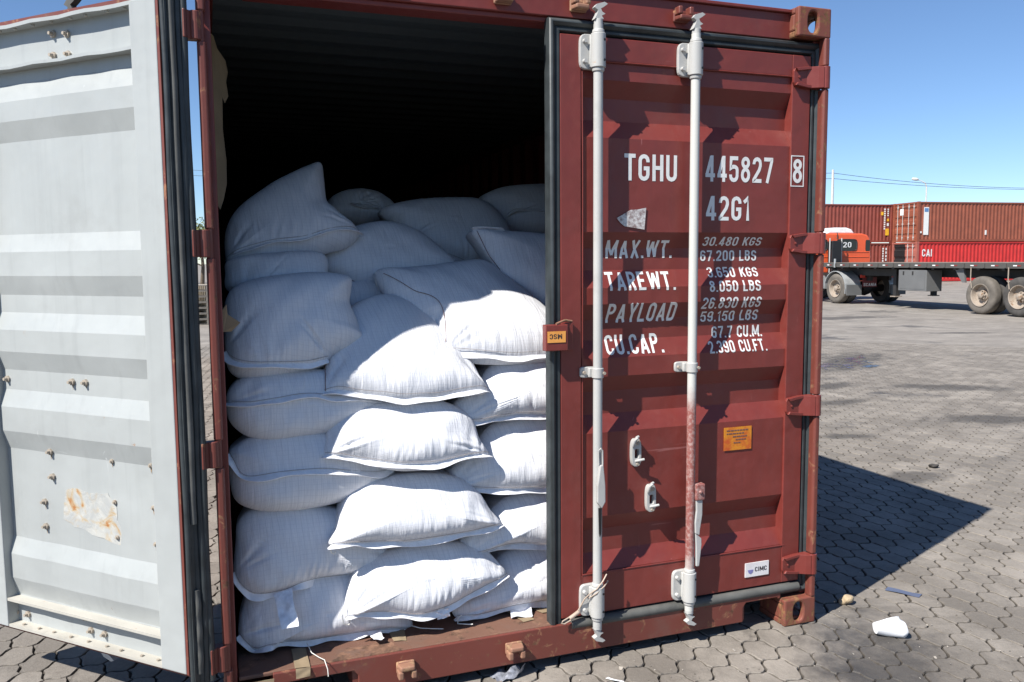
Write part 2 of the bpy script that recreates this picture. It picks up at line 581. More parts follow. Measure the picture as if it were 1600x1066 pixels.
def plate_hole(mb, x0, x1, z0, z1, hole, f, g):
    """plate with a hole; f / g map (u, w) to the outer / inner face"""
    n = len(hole)
    cx = sum(p[0] for p in hole) / n
    cz = sum(p[1] for p in hole) / n
    rim = []
    for u, w in hole:
        dx, dz = u - cx, w - cz
        t = min(((x1 - cx) / dx if dx > 0 else (x0 - cx) / dx) if abs(dx) > 1e-6 else 9e9,
                ((z1 - cz) / dz if dz > 0 else (z0 - cz) / dz) if abs(dz) > 1e-6 else 9e9)
        rim.append([cx + dx * t, cz + dz * t])
    for cu, cw in ((x0, z0), (x1, z0), (x0, z1), (x1, z1)):
        k = min(range(n), key=lambda i: (rim[i][0] - cu) ** 2 + (rim[i][1] - cw) ** 2)
        rim[k] = [cu, cw]
    vs = [f(*p) for p in rim] + [f(*p) for p in hole] + [g(*p) for p in hole] + [g(*p) for p in rim]
    fs = []
    for k in range(3):
        fs += [(k * n + i, k * n + (i + 1) % n, (k + 1) * n + (i + 1) % n, (k + 1) * n + i) for i in range(n)]
    fs += [(3 * n + i, 3 * n + (i + 1) % n, (i + 1) % n, i) for i in range(n)]
    mb.add(vs, fs)

def casting(left, topc, front=True):
    mb = MB()
    x0, x1 = (0, .162) if left else (W - .162, W)
    z0, z1 = (H - .118, H) if topc else (0, .118)
    T = .028
    Y = (lambda y: y) if front else (lambda y: LEN - y)
    cx = x0 + .0895 if left else x1 - .0895
    plate_hole(mb, x0, x1, z0, z1, oval(cx, (z0 + z1) / 2, .0265, .042), lambda u, w: (u, Y(0), w), lambda u, w: (u, Y(T), w))
    xo, xi = (x0, x0 + T) if left else (x1, x1 - T)
    plate_hole(mb, T, .178, z0, z1, oval(.1015, (z0 + z1) / 2, .04, .034), lambda u, w: (xo, Y(u), w), lambda u, w: (xi, Y(u), w))
    a, b = sorted((x0, x1))
    inn = (a + T, b) if left else (a, b - T)
    def bx(xa, xb, ya, yb, za, zb):
        ya, yb = sorted((Y(ya), Y(yb)))
        mb.box(xa, xb, ya, yb, za, zb)
    bx(*inn, T, .178, z0, z0 + .026)
    bx(*inn, T, .178, z1 - .026, z1)
    bx(*inn, .155, .178, z0 + .026, z1 - .026)
    if left:
        bx(b - .024, b, T, .155, z0 + .026, z1 - .026)
    else:
        bx(a, a + .024, T, .155, z0 + .026, z1 - .026)
    mb.build('corner_casting', MAT['casting'], box, bevel=0.007)
for l in (True, False):
    for t_ in (True, False):
        for fr in (True, False):
            casting(l, t_, fr)

HZ = [2.318, 1.643, 0.957, 0.262]           # hinge heights
def jbar(side):
    X = (lambda x: x) if side == 'l' else (lambda x: W - x)
    edges = [H - .118] + sum([[h + .047, h - .047] for h in HZ], []) + [.118]
    for a, b in zip(edges[0::2], edges[1::2]):
        mb = MB()
        p = [(X(0.002), .006), (X(0.002), .05), (X(.010), .06), (X(.030), .035), (X(.032), .008), (X(.026), -.002), (X(.008), -.002)]
        mb.prism(p, 2, b, a)
        mb.build('hinge_post_bar', MAT['maroon_worn'], box, bevel=.004)
    mb = MB()
    a, b = sorted((X(.004), X(.046)))
    mb.box(a, b, .050, .178, .118, H - .118)
    mb.build('corner_post', MAT['maroon'], box, bevel=.004)
    for h in HZ:
        mb = MB()
        mb.cyl((X(.017), .010, h - .062), (X(.017), .010, h + .062), .009, n=12)
        mb.build('hinge_pin', MAT['maroon_worn'], box)
jbar('l')
jbar('r')

# header with its weathered top lip
hb = MB()
hb.box(.150, W - .150, .057, .17, 2.470, 2.572)
hb.box(.150, W - .150, .044, .17, 2.572, 2.586)
hb.box(.150, W - .150, .075, .17, 2.452, 2.470)
hb.build('header', MAT['maroon'], box, bevel=.003)
# sill: face with cut-outs beside the castings
sb = MB()
sb.prism([(.162, .118), (.162, .165), (2.276, .165), (2.276, .118), (2.262, .118), (2.262, .125), (2.10, .125), (2.085, .105),
          (2.085, .042), (.455, .042), (.455, .105), (.44, .125), (.176, .125), (.176, .118)], 1, .030, .045)
sb.build('sill', MAT['maroon_worn'], box, bevel=.003)
sb = MB()
for x in (2.085, .44):
    sb.box(x - .004, x + .016, .0455, .40, .042, .12)
sb.box(.1625, 2.2755, .0455, .22, .126, .150)
sb.box(.40, 2.1, .30, .32, .04, .12)
sb.build('sill_web', MAT['maroon_worn'], box)
sb = MB()
sb.box(.05, W - .05, .046, .27, .1505, .166)
sb.build('sill_plate', MAT['sill_top'], box, bevel=.004)
KX = [.625, 1.045, 1.362, 1.797]
def keeper(x, z, s, mat, yb):
    mb = MB()
    mb.box(x - .034, x + .034, yb - .012, yb, z - .022, z + .022)
    mb.prism([(x - .034, yb - .012), (x + .034, yb - .012), (x + .026, yb - .052), (x - .026, yb - .052)], 2, z + .010 * s - .009, z + .010 * s + .009)
    for e in (-1, 1):
        a, b = sorted((x + e * .034, x + e * .014))
        mb.box(a, b, yb - .050, yb - .0125, z - .030 if s > 0 else z - .001, z + .001 if s > 0 else z + .030)
    mb.build('cam_keeper', mat, box, bevel=.007, seg=3)
for x in KX:
    keeper(x - (.012 if x < 1.2 else .034), 2.512, -1, MAT['keeper'] if x < 1.5 else MAT['maroon_worn'], .057)
    if x < 1.2:
        keeper(x, .112, 1, MAT['keeper'], .030)

# shell: corrugated sides, roof, floor, front wall, rails
def corr(length, pitch, depth, a0):
    """trapezoid wave: (position, offset)"""
    out = []
    s = a0
    while s < length:
        out += [(s, 0), (s + pitch * .26, 0), (s + pitch * .5, depth), (s + pitch * .76, depth)]
        s += pitch
    return [p for p in out if p[0] < length] + [(length, 0)]
def sheet(pts, z0, z1, f):
    mb = MB()
    vs, fs = [], []
    for s, d in pts:
        vs += [f(s, d, z0), f(s, d, z1)]
    for i in range(len(pts) - 1):
        fs.append((2 * i, 2 * i + 2, 2 * i + 3, 2 * i + 1))
    return mb.add(vs, fs)
cs = corr(LEN - .178, .278, .036, .178)
for nm, f in (('l', lambda s, d, z: (.012 + d, s, z)), ('r', lambda s, d, z: (W - .012 - d, s, z))):
    o = sheet(cs, .16, H - .06, f).build('side_wall', MAT['interior'] if nm == 'l' else MAT['maroon'], box)
    m = o.modifiers.new('thick', 'SOLIDIFY')
    m.thickness = .002
rs = corr(LEN - .17, .209, .02, .17)
o = sheet(rs, .06, W - .06, lambda s, d, x: (x, s, H - .036 + d)).build('roof', MAT['interior'], box)
m = o.modifiers.new('thick', 'SOLIDIFY')
m.thickness = .002
mb = MB()
for a, b in ((.006, .062), (W - .062, W - .006)):
    mb.box(a, b, .178, LEN - .178, H - .07, H - .012)
    mb.box(a, b, .178, LEN - .178, .03, .16)
mb.build('side_rail', MAT['maroon'], box)
mb = MB()
mb.box(.008, W - .008, LEN - .21, LEN - .03, .05, H - .02)
mb.build('end_wall', MAT['interior'], box)
for i in range(8):
    mb = MB()
    x = .062 + i * .2893
    mb.box(x, x + .2863, .272, LEN - .06, .13, .160)
    mb.build('floor_board', MAT['plywood'], box)

# ---- door profile shared by both leaves: five horizontal recesses
TR = [(2.255, 2.041), (1.687, 1.473), (1.41, 1.201), (1.128, .908), (.573, .351)]
YF, YT = .052, .088
YTL = .071
TRL = [(2.205, 2.008)] + TR[1:]
SI, SO = .062, .068
BRK = sorted(sum([[a, a - SI, b + SO, b] for a, b in TR], []))
BRKL = sorted(sum([[a, a - SI, b + SO, b] for a, b in TRL], []))
def prof(z, tr=None):
    YT = YTL if tr else .088
    for a, b in tr or TR:
        if b < z < a:
            if z > a - SI:
                return YF + (YT - YF) * (a - z) / SI
            if z < b + SO:
                return YF + (YT - YF) * (z - b) / SO
            return YT
    return YF
def panel_mesh(x0, x1, z0, z1, dy=0.0, tr=None):
    mb = MB()
    zs = [z0] + [z for z in (BRKL if tr else BRK) if z0 < z < z1] + [z1]
    nx = 24
    vs, fs = [], []
    rr = random.Random(3)
    for z in zs:
        for i in range(nx + 1):
            w = 0.0012 * math.sin(i * .9 + z * 5) + 0.001 * math.sin(i * .37 + z * 11)
            vs.append((x0 + (x1 - x0) * i / nx, prof(z, tr) + dy + (w * (1 if tr else .25) if 0 < i < nx else 0), z))
    for k in range(len(zs) - 1):
        for i in range(nx):
            a = k * (nx + 1) + i
            fs.append((a, a + 1, a + nx + 2, a + nx + 1))
    return mb.add(vs, fs)

def gasket(mb, x0, x1, z0, z1, w, ya, yb):
    """rubber seal frame: flat lip with a rounded bead, mitred corners"""
    sec = [(0, yb), (0, ya + .010), (.006, ya + .002), (.014, ya), (.022, ya + .006), (.027, ya + .014), (.034, ya + .008), (w - .006, ya + .008), (w, ya + .016), (w, yb)]
    vs, fs = [], []
    n = len(sec)
    for cx, cz, sx, sz in ((x0, z0, 1, 1), (x1, z0, -1, 1), (x1, z1, -1, -1), (x0, z1, 1, -1)):
        for d, y in sec:
            vs.append((cx + sx * d, y, cz + sz * d))
    for c in range(4):
        for i in range(n - 1):
            fs.append((c * n + i, ((c + 1) % 4) * n + i, ((c + 1) % 4) * n + i + 1, c * n + i + 1))
    mb.add(vs, fs)

# ================================================================== right door (closed)
DX0, DX1 = 1.207, 2.428
db = MB()
db.box(1.252, 1.337, .043, .098, .183, 2.408)
db.box(2.286, 2.376, .043, .098, .183, 2.408)
db.box(1.337, 2.286, .0445, .098, 2.322, 2.408)
db.box(1.337, 2.286, .0445, .098, .183, .346)
door_r = db.build('door', MAT['maroon'], box, bevel=.003, label='closed right door leaf carrying lock rods and white lettering')
o = panel_mesh(1.337, 2.286, .346, 2.322).build('panel', MAT['maroon'], door_r)
m = o.modifiers.new('thick', 'SOLIDIFY')
m.thickness = -.003
gb = MB()
gasket(gb, DX0, DX1, .128, 2.462, .048, .036, .085)
o = gb.build('gasket', MAT['rubber'], door_r, smooth=40)
gb = MB()
gb.tube([(1.29, .042, .157), (1.6, .041, .157), (1.95, .0415, .157), (2.37, .042, .158)], .020, 10)
gb.build('seal_bead', MAT['rubber_dusty'], door_r, smooth=40)
# thin weld ledges above and below the panel
for z in (2.320, .348):
    mb = MB()
    mb.tube([(1.34, .0445, z), (2.30, .0445, z)], .0035, 6)
    mb.build('weld_seam', MAT['maroon'], door_r, smooth=60)
mb = MB()
mb.tube([(1.342, .046, 2.40), (1.342, .046, 2.322), (1.345, .047, 1.9), (1.342, .046, .346), (1.342, .046, .30), (1.40, .045, .298)], .003, 6)
mb.build('weld_seam', MAT['maroon'], door_r, smooth=60)
for h in HZ:
    mb = MB()
    # strap: rounded nose on the stile, two raised ribs, wraps over the seal to the pin
    mb.prism([(2.283, h - .022), (2.290, h - .034), (2.345, h - .042), (2.41, h - .044), (2.41, h + .044), (2.345, h + .042), (2.290, h + .034), (2.283, h + .022)], 1, .030, .044)
    for s in (-1, 1):
        mb.prism([(2.286, h + s * .034), (2.345, h + s * .0425), (2.415, h + s * .044), (2.415, h + s * .032), (2.345, h + s * .030), (2.296, h + s * .022)], 1, .019, .030)
    mb.prism([(2.345, .030), (2.405, .030), (2.405, -.006), (2.385, .004)], 2, h - .043, h + .043)
    mb.cyl((W - .017, .010, h - .044), (W - .017, .010, h + .044), .0195, n=20)
    mb.cyl((2.309, .030, h), (2.309, .026, h), .006, n=10)
    mb.build('hinge', MAT['maroon'], door_r, bevel=.004)

# lock rods
CAM = [(-.0185, 0), (-.021, -.003), (-.010, .017), (-.006, .03), (-.0215, .039), (-.011, .051), (.020, .061), (.033, .055), (.017, .043), (.005, .036), (.011, .025), (.0235, .019), (.0085, .011), (.017, 0)]
def rod_set(x, mat, dz=0.0):
    y = .004
    mb = MB()
    mb.cyl((x, y, .15), (x, y, 2.44 + dz), .0178, n=24)
    mb.build('lock_rod', mat, door_r, smooth=40)
    for s, zc, zr in ((1, 2.346 + dz, 2.446 + dz), (-1, .250, .146)):
        mb = MB()
        mb.prism(oval(x - .016, zc, .047, .064, 24, 5), 1, .026, .0435)
        mb.build('bracket_plate', MAT['rod'], door_r, bevel=.003)
        mb = MB()
        mb.cyl((x, y, zc - .062), (x, y, zc + .062), .0275, n=24)
        for e in (-1, 1):
            mb.cyl((x, y, zc + e * .062), (x, y, zc + e * .076), .0235, .0215, n=24)
        mb.box(x - .028, x + .020, y + .008, .026, zc - .058, zc + .058)
        mb.build('rod_bracket', MAT['rod'], door_r, bevel=.003, smooth=35)
        for e in (-.036, .036):
            mb = MB()
            mb.cyl((x - .046, .026, zc + e), (x - .046, .012, zc + e), .0085, .007, n=12)
            mb.build('bracket_bolt', MAT['rod'], door_r, smooth=40)
            mb = MB()
            mb.cyl((x + .014, y - .0265, zc + e), (x + .014, y - .0215, zc + e), .0045, n=10)
            mb.build('grease_hole', MAT['black'], door_r)
        mb = MB()
        if s > 0:
            mb.cyl((x, y, zr - .03), (x, y, zr + .012), .0165, .0165, n=20)
            mb.prism([(x + a, zr + .012 + b) for a, b in CAM], 1, y - .012, y + .012)
        else:
            mb.cyl((x, y, zr + .03), (x, y, zr - .006), .0175, .0175, n=20)
            mb.prism([(x + a * .9, zr - .006 - b * .9) for a, b in CAM], 1, y - .012, y + .012)
        mb.build('cam_end', MAT['rod'], door_r, bevel=.004, seg=3)
    mb = MB()
    zc = 1.152
    mb.cyl((x, y, zc - .020), (x, y, zc + .020), .0225, n=24)
    mb.prism(oval(x - .026, zc, .034, .021, 20, 5), 1, .034, .046)
    mb.box(x - .03, x + .022, y + .012, .034, zc - .018, zc + .018)
    mb.build('rod_clamp', MAT['rod'], door_r, bevel=.003, smooth=35)
    for dx in (-.046, .018):
        mb = MB()
        mb.cyl((x + dx, .034 if dx < 0 else y - .024, zc), (x + dx, .022 if dx < 0 else y - .018, zc), .006, n=10)
        mb.build('clamp_bolt', MAT['bolt'], door_r)
RX1, RX2 = 1.388, 1.803
rod_set(RX1, MAT["rod"], .0)
rod_set(RX2, MAT['rod_red'], 0.0)
# folded handle hub on the first rod
mb = MB()
x, y = RX1, -.016
mb.prism([(x - .004, .80), (x + .010, .80), (x + .018, .72), (x + .019, .655), (x + .004, .63), (x - .016, .655), (x - .016, .72)], 1, y - .014, y + .004)
mb.build('handle_hub', MAT['rod'], door_r, bevel=.004, seg=3)
mb = MB()
mb.tube([(x - .006, y - .004, .80), (x - .007, y - .004, .855), (x + .001, y - .005, .865), (x + .009, y - .004, .855), (x + .010, y - .004, .80)], .0035, 8)
mb.build('hub_loop', MAT['rod'], door_r, smooth=60)
mb = MB()
mb.prism([(x - .007, .63), (x + .007, .63), (x + .005, .53), (x - .001, .515), (x - .004, .53)], 1, y - .0035, y - .0005)
mb.build('hub_slot_shade', MAT['black'], door_r)  # black plate paints the dark inside a slot, nothing is cut
# hanging handle on the second rod
x, y = RX2, .0
mb = MB()
mb.box(x + .012, x + .054, y - .022, y + .012, .612, .680)
mb.cyl((x + .030, y - .030, .648), (x + .030, y + .018, .648), .007, n=12)
mb.build('handle_bracket', MAT['rod_red'], door_r, bevel=.005)
mb = MB()
mb.prism([(x + .016, .614), (x + .046, .614), (x + .046, .55), (x + .036, .49), (x + .034, .465), (x + .014, .475), (x + .012, .52), (x + .018, .57)], 1, y - .016, y - .004)
mb.prism([(x + .016, .478), (x + .046, .450), (x + .047, .425), (x + .037, .335), (x + .022, .335), (x + .020, .42)], 1, y - .012, y + .002)
mb.build('handle', MAT['rod'], door_r, bevel=.004, seg=3)
# handle catches on the panel
for cx, cz in ((1.572, .832), (1.640, .640)):
    mb = MB()
    n = 28
    out = oval(cx, cz - .012, .021, .056, n, 3.2)
    hole = oval(cx + .001, cz - .016, .0095, .019, n, 5)
    plate_hole(mb, cx - .0215, cx + .0215, cz - .068, cz + .044, hole, lambda u, w: (u, .030, w), lambda u, w: (u, .050, w))
    # trim the rectangle to the rounded plate
    k = 0
    base_i = len(mb.v) - 4 * n
    for i in range(n):
        u, w = out[i]
        mb.v[base_i + i] = (u, .030, w)
        mb.v[base_i + 3 * n + i] = (u, .0515, w)
    mb.build('handle_catch', MAT['rod'], door_r, bevel=.002)
    mb = MB()
    mb.tube([(cx - .020, .024, cz + .018), (cx - .017, .016, cz + .038), (cx - .008, .014, cz + .052), (cx + .001, .018, cz + .056)], [.007, .008, .0075, .005], 10)
    mb.build('catch_hook', MAT['rod'], door_r, smooth=60)
    mb = MB()
    mb.tube([(cx - .004, .032, cz - .046), (cx + .004, .018, cz - .040), (cx + .024, .012, cz - .036)], [.006, .006, .005], 10)
    mb.build('catch_tongue', MAT['rod'], door_r, smooth=60)
    for bz, r in ((.028, .009), (-.056, .008)):
        mb = MB()
        mb.cyl((cx + .004, .030, cz + bz), (cx + .004, .023, cz + bz), r, r * .8, n=12)
        mb.build('catch_bolt', MAT['bolt'], door_r)

# lettering follows the pressed panel
def text_geo(s, bold=.018):
    cu = bpy.data.curves.new('lettering', 'FONT')
    cu.body = s
    cu.size = 1
    cu.offset = bold
    cu.fill_mode = 'FRONT'
    ob = bpy.data.objects.new('lettering', cu)
    COL.objects.link(ob)
    dg = bpy.context.evaluated_depsgraph_get()
    me = bpy.data.meshes.new_from_object(ob.evaluated_get(dg))
    bpy.data.objects.remove(ob)
    return me
def arc_(cx, cy, rx, ry, a0, a1, n=6):
    return [(cx + rx * math.cos(math.radians(a0 + (a1 - a0) * i / n)), cy + ry * math.sin(math.radians(a0 + (a1 - a0) * i / n))) for i in range(n + 1)]
def glyphs(t=.15, w=.50):
    L, R, B, T = t / 2, w - t / 2, t / 2, 1 - t / 2
    m, r = w / 2, (w - t) / 2
    q = r * .95
    top = lambda y=T: arc_(m, y - q, r, q, 180, 0)
    bot = lambda y=B: arc_(m, y + q, r, q, 0, -180)
    G = {}
    G['T'] = (w, [[(0, T), (w, T)], [(m, T), (m, 0)]])
    G['H'] = (w, [[(L, 0), (L, 1)], [(R, 0), (R, 1)], [(L, .5), (R, .5)]])
    G['U'] = (w, [[(R, 1)] + bot() + [(L, 1)]])
    G['O'] = G['0'] = (w, [top() + bot() + [(L, T - q)]])
    G['C'] = (w, [[(R, .68)] + top()[::-1] + bot()[::-1] + [(R, .32)]])
    G['G'] = (w, [[(R, .70)] + top()[::-1] + bot()[::-1] + [(R, .47), (m * .95, .47)]])
    G['S'] = (w, [[(R, .72)] + top()[::-1] + [(L, .64)] + arc_(m, .64, r, .13, 180, 270, 3) + arc_(m, .36, r, .15, 90, 0, 3) + bot() + [(L, .29)]])
    G['5'] = (w, [[(w * .94, T), (L + .02, T), (L, .53), (L + .05, .57)] + arc_(m, .60 - q * .75, r, q * .75, 120, 0, 5) + bot() + [(L, .29)]])
    G['8'] = (w, [arc_(m, .76, r * .9, T - .76, 0, 360, 16), arc_(m, .29, r, .29 - B, 0, 360, 18), [(m - .04, .53), (m + .04, .53)]])
    G['3'] = (w, [[(L, .74)] + top() + [(R, .64)] + arc_(m, .64, r, .12, 0, -80, 4) + arc_(m, .40, r, .12, 80, 0, 4) + bot() + [(L, .27)]])
    G['2'] = (w, [[(L, .72)] + top() + [(R, .66), (R * .86, .50), (L, B + .04), (L, B), (w, B)]])
    G['4'] = (w, [[(R * .80, 0), (R * .80, 1)], [(R * .72, .96), (L, .26)], [(0, .24), (w, .24)]])
    G['7'] = (w, [[(0, T), (R, T), (R, T - .06), (m * .72, 0)]])
    G['1'] = (.30, [[(.0, .76), (.17, .90), (.20, 1), (.20, 0)]])
    G['6'] = (w, [[(R, .74)] + top()[::-1] + [(L, .4)] + bot()[::-1] + arc_(m, .40, r, .15, 0, 135, 6)])
    G['9'] = (w, [[(L, .26)] + bot()[::-1] + [(R, .6)] + top()[::-1] + arc_(m, .60, r, .15, 180, 315, 6)])
    W2 = .70
    G['M'] = (W2, [[(L, 0), (L, 1), (W2 / 2, .18), (W2 - L, 1), (W2 - L, 0)]])
    G['W'] = (W2 + .06, [[(L, 1), (L + .12, B), ((W2 + .06) / 2, .92), (W2 + .06 - L - .12, B), (W2 + .06 - L, 1)]])
    G['A'] = (w + .06, [[(L, 0), ((w + .06) / 2, .96), (w + .06 - L, 0)], [(L + .06, .27), (w - L, .27)]])
    G['X'] = (w + .04, [[(L, 1), (w + .04 - L, 0)], [(w + .04 - L, 1), (L, 0)]])
    G['Y'] = (w + .04, [[(L, 1), ((w + .04) / 2, .46), (w + .04 - L, 1)], [((w + .04) / 2, .48), ((w + .04) / 2, 0)]])
    G['P'] = (w, [[(L, 0), (L, T), (m, T)] + arc_(m, .72, r, T - .72, 90, -90, 8) + [(t, .72 - T + .72)]])
    G['R'] = (w, [G['P'][1][0], [(m, .50), (R, 0)]])
    G['D'] = (w, [[(L, B), (L, T), (m, T)] + arc_(m, T - q, r, q, 90, 0) + arc_(m, B + q, r, q, 0, -90) + [(L, B)]])
    G['B'] = (w, [[(L, B), (L, T), (m, T)] + arc_(m, .75, r * .9, T - .75, 90, -90, 8) + [(t, .75 - T + .75)], [(m * .9, .555)] + arc_(m, .31, r, .245, 90, -90, 8) + [(t, .065)]])
    G['L'] = (w * .86, [[(L, 1), (L, B), (w * .86, B)]])
    G['E'] = (w * .9, [[(w * .9, T), (L, T), (L, B), (w * .9, B)], [(L, .52), (w * .8, .52)]])
    G['F'] = (w * .88, [[(w * .88, T), (L, T), (L, 0)], [(L, .52), (w * .78, .52)]])
    G['K'] = (w, [[(L, 0), (L, 1)], [(R + .02, 1), (L + .05, .42)], [(L + .14, .55), (R + .02, 0)]])
    G['N'] = (w, [[(L, 0), (L, 1), (R, 0), (R, 1)]])
    G['I'] = (t, [[(L, 0), (L, 1)]])
    G['.'] = (t, [[(L, 0), (L, t * .95)]])
    for ch in 'MWAYNX':
        w_, ls = G[ch]
        G[ch] = (w_, [[a, b] for l in ls for a, b in zip(l[:-1], l[1:])])
    return G, t
GL, GT = glyphs()
def stroke_geo(s, t=GT, gap=.13):
    '''block letters built as mitred strokes; overlapping strokes get tiny depth steps'''
    vs, fs = [], []
    x = 0
    for ch in s:
        if ch == ' ':
            x += .30
            continue
        w, lines = GL[ch]
        for k, ln in enumerate(lines):
            P = [Vector(p) for i, p in enumerate(ln) if i == 0 or (Vector(p) - Vector(ln[i - 1])).length > 1e-4]
            closed = (P[0] - P[-1]).length < 1e-3
            b = len(vs)
            n = len(P)
            for i, p in enumerate(P):
                a = P[i - 1] if i else (P[-2] if closed else None)
                c = P[i + 1] if i < n - 1 else (P[1] if closed else None)
                d1 = (p - a).normalized() if a is not None else (c - p).normalized()
                d2 = (c - p).normalized() if c is not None else d1
                n1, n2 = Vector((-d1.y, d1.x)), Vector((-d2.y, d2.x))
                mv = n1 + n2
                mv = mv / max(.45, mv.dot(n1)) if mv.length > .2 else n1
                if mv.length > 1.6:
                    mv = mv.normalized() * 1.6
                for e in (1, -1):
                    q = p + mv * (e * t / 2)
                    vs.append((x + q.x, q.y, k))
            for i in range(n - 1):
                fs.append((b + 2 * i, b + 2 * i + 1, b + 2 * i + 3, b + 2 * i + 2))
        x += w + gap
    me = bpy.data.meshes.new('lettering')
    me.from_pydata(vs, [], fs)
    return me
def text_on(s, x0, x1, z0, z1, mat, parent, yfun, bold=.018, flip=False, mirror_x=False):
    me = stroke_geo(s)
    co = np.array([v.co[:] for v in me.vertices])
    lo, hi = co.min(0), co.max(0)
    bm = bmesh.new()
    bm.from_mesh(me)
    for v in bm.verts:
        u = (v.co.x - lo[0]) / (hi[0] - lo[0])
        w = (v.co.y - lo[1]) / (hi[1] - lo[1])
        if flip:
            u, w = 1 - u, 1 - w
        v.co = (x0 + (x1 - x0) * u, -.00015 * v.co.z, z0 + (z1 - z0) * w)
    bmesh.ops.triangulate(bm, faces=bm.faces)
    for z in BRK:
        if z0 < z < z1:
            bmesh.ops.bisect_plane(bm, geom=list(bm.verts) + list(bm.edges) + list(bm.faces), plane_co=(0, 0, z), plane_no=(0, 0, 1))
    for v in bm.verts:
        v.co.y += yfun(v.co.z)
    bm.to_mesh(me)
    bm.free()
    me.materials.clear()
    return link('lettering', me, mat, parent)
TEXTS=[
    ('TGHU',1.522,1.753,1.884,1.986),
    ('445827',1.883,2.205,1.887,1.992),
    ('8',2.297,2.343,1.892,1.990),
    ('42G1',1.888,2.093,1.735,1.837),
    ('MAX.WT.',1.460,1.754,1.585,1.658),
    ('TARE WT.',1.451,1.754,1.460,1.534),
    ('PAYLOAD',1.460,1.767,1.334,1.413),
    ('CU.CAP.',1.455,1.709,1.210,1.287),
    ('30.480  KGS',1.890,2.170,1.629,1.674),
    ('67.200  LBS',1.887,2.157,1.567,1.620),
    ('3.650  KGS',1.916,2.159,1.501,1.552),
    ('8.050  LBS',1.911,2.158,1.443,1.497),
    ('26.830  KGS',1.881,2.164,1.374,1.430),
    ('59.150  LBS',1.891,2.168,1.320,1.374),
    ('67.7  CU.M.',1.946,2.191,1.251,1.309),
    ('2.390  CU.FT.',1.917,2.197,1.192,1.250),
]
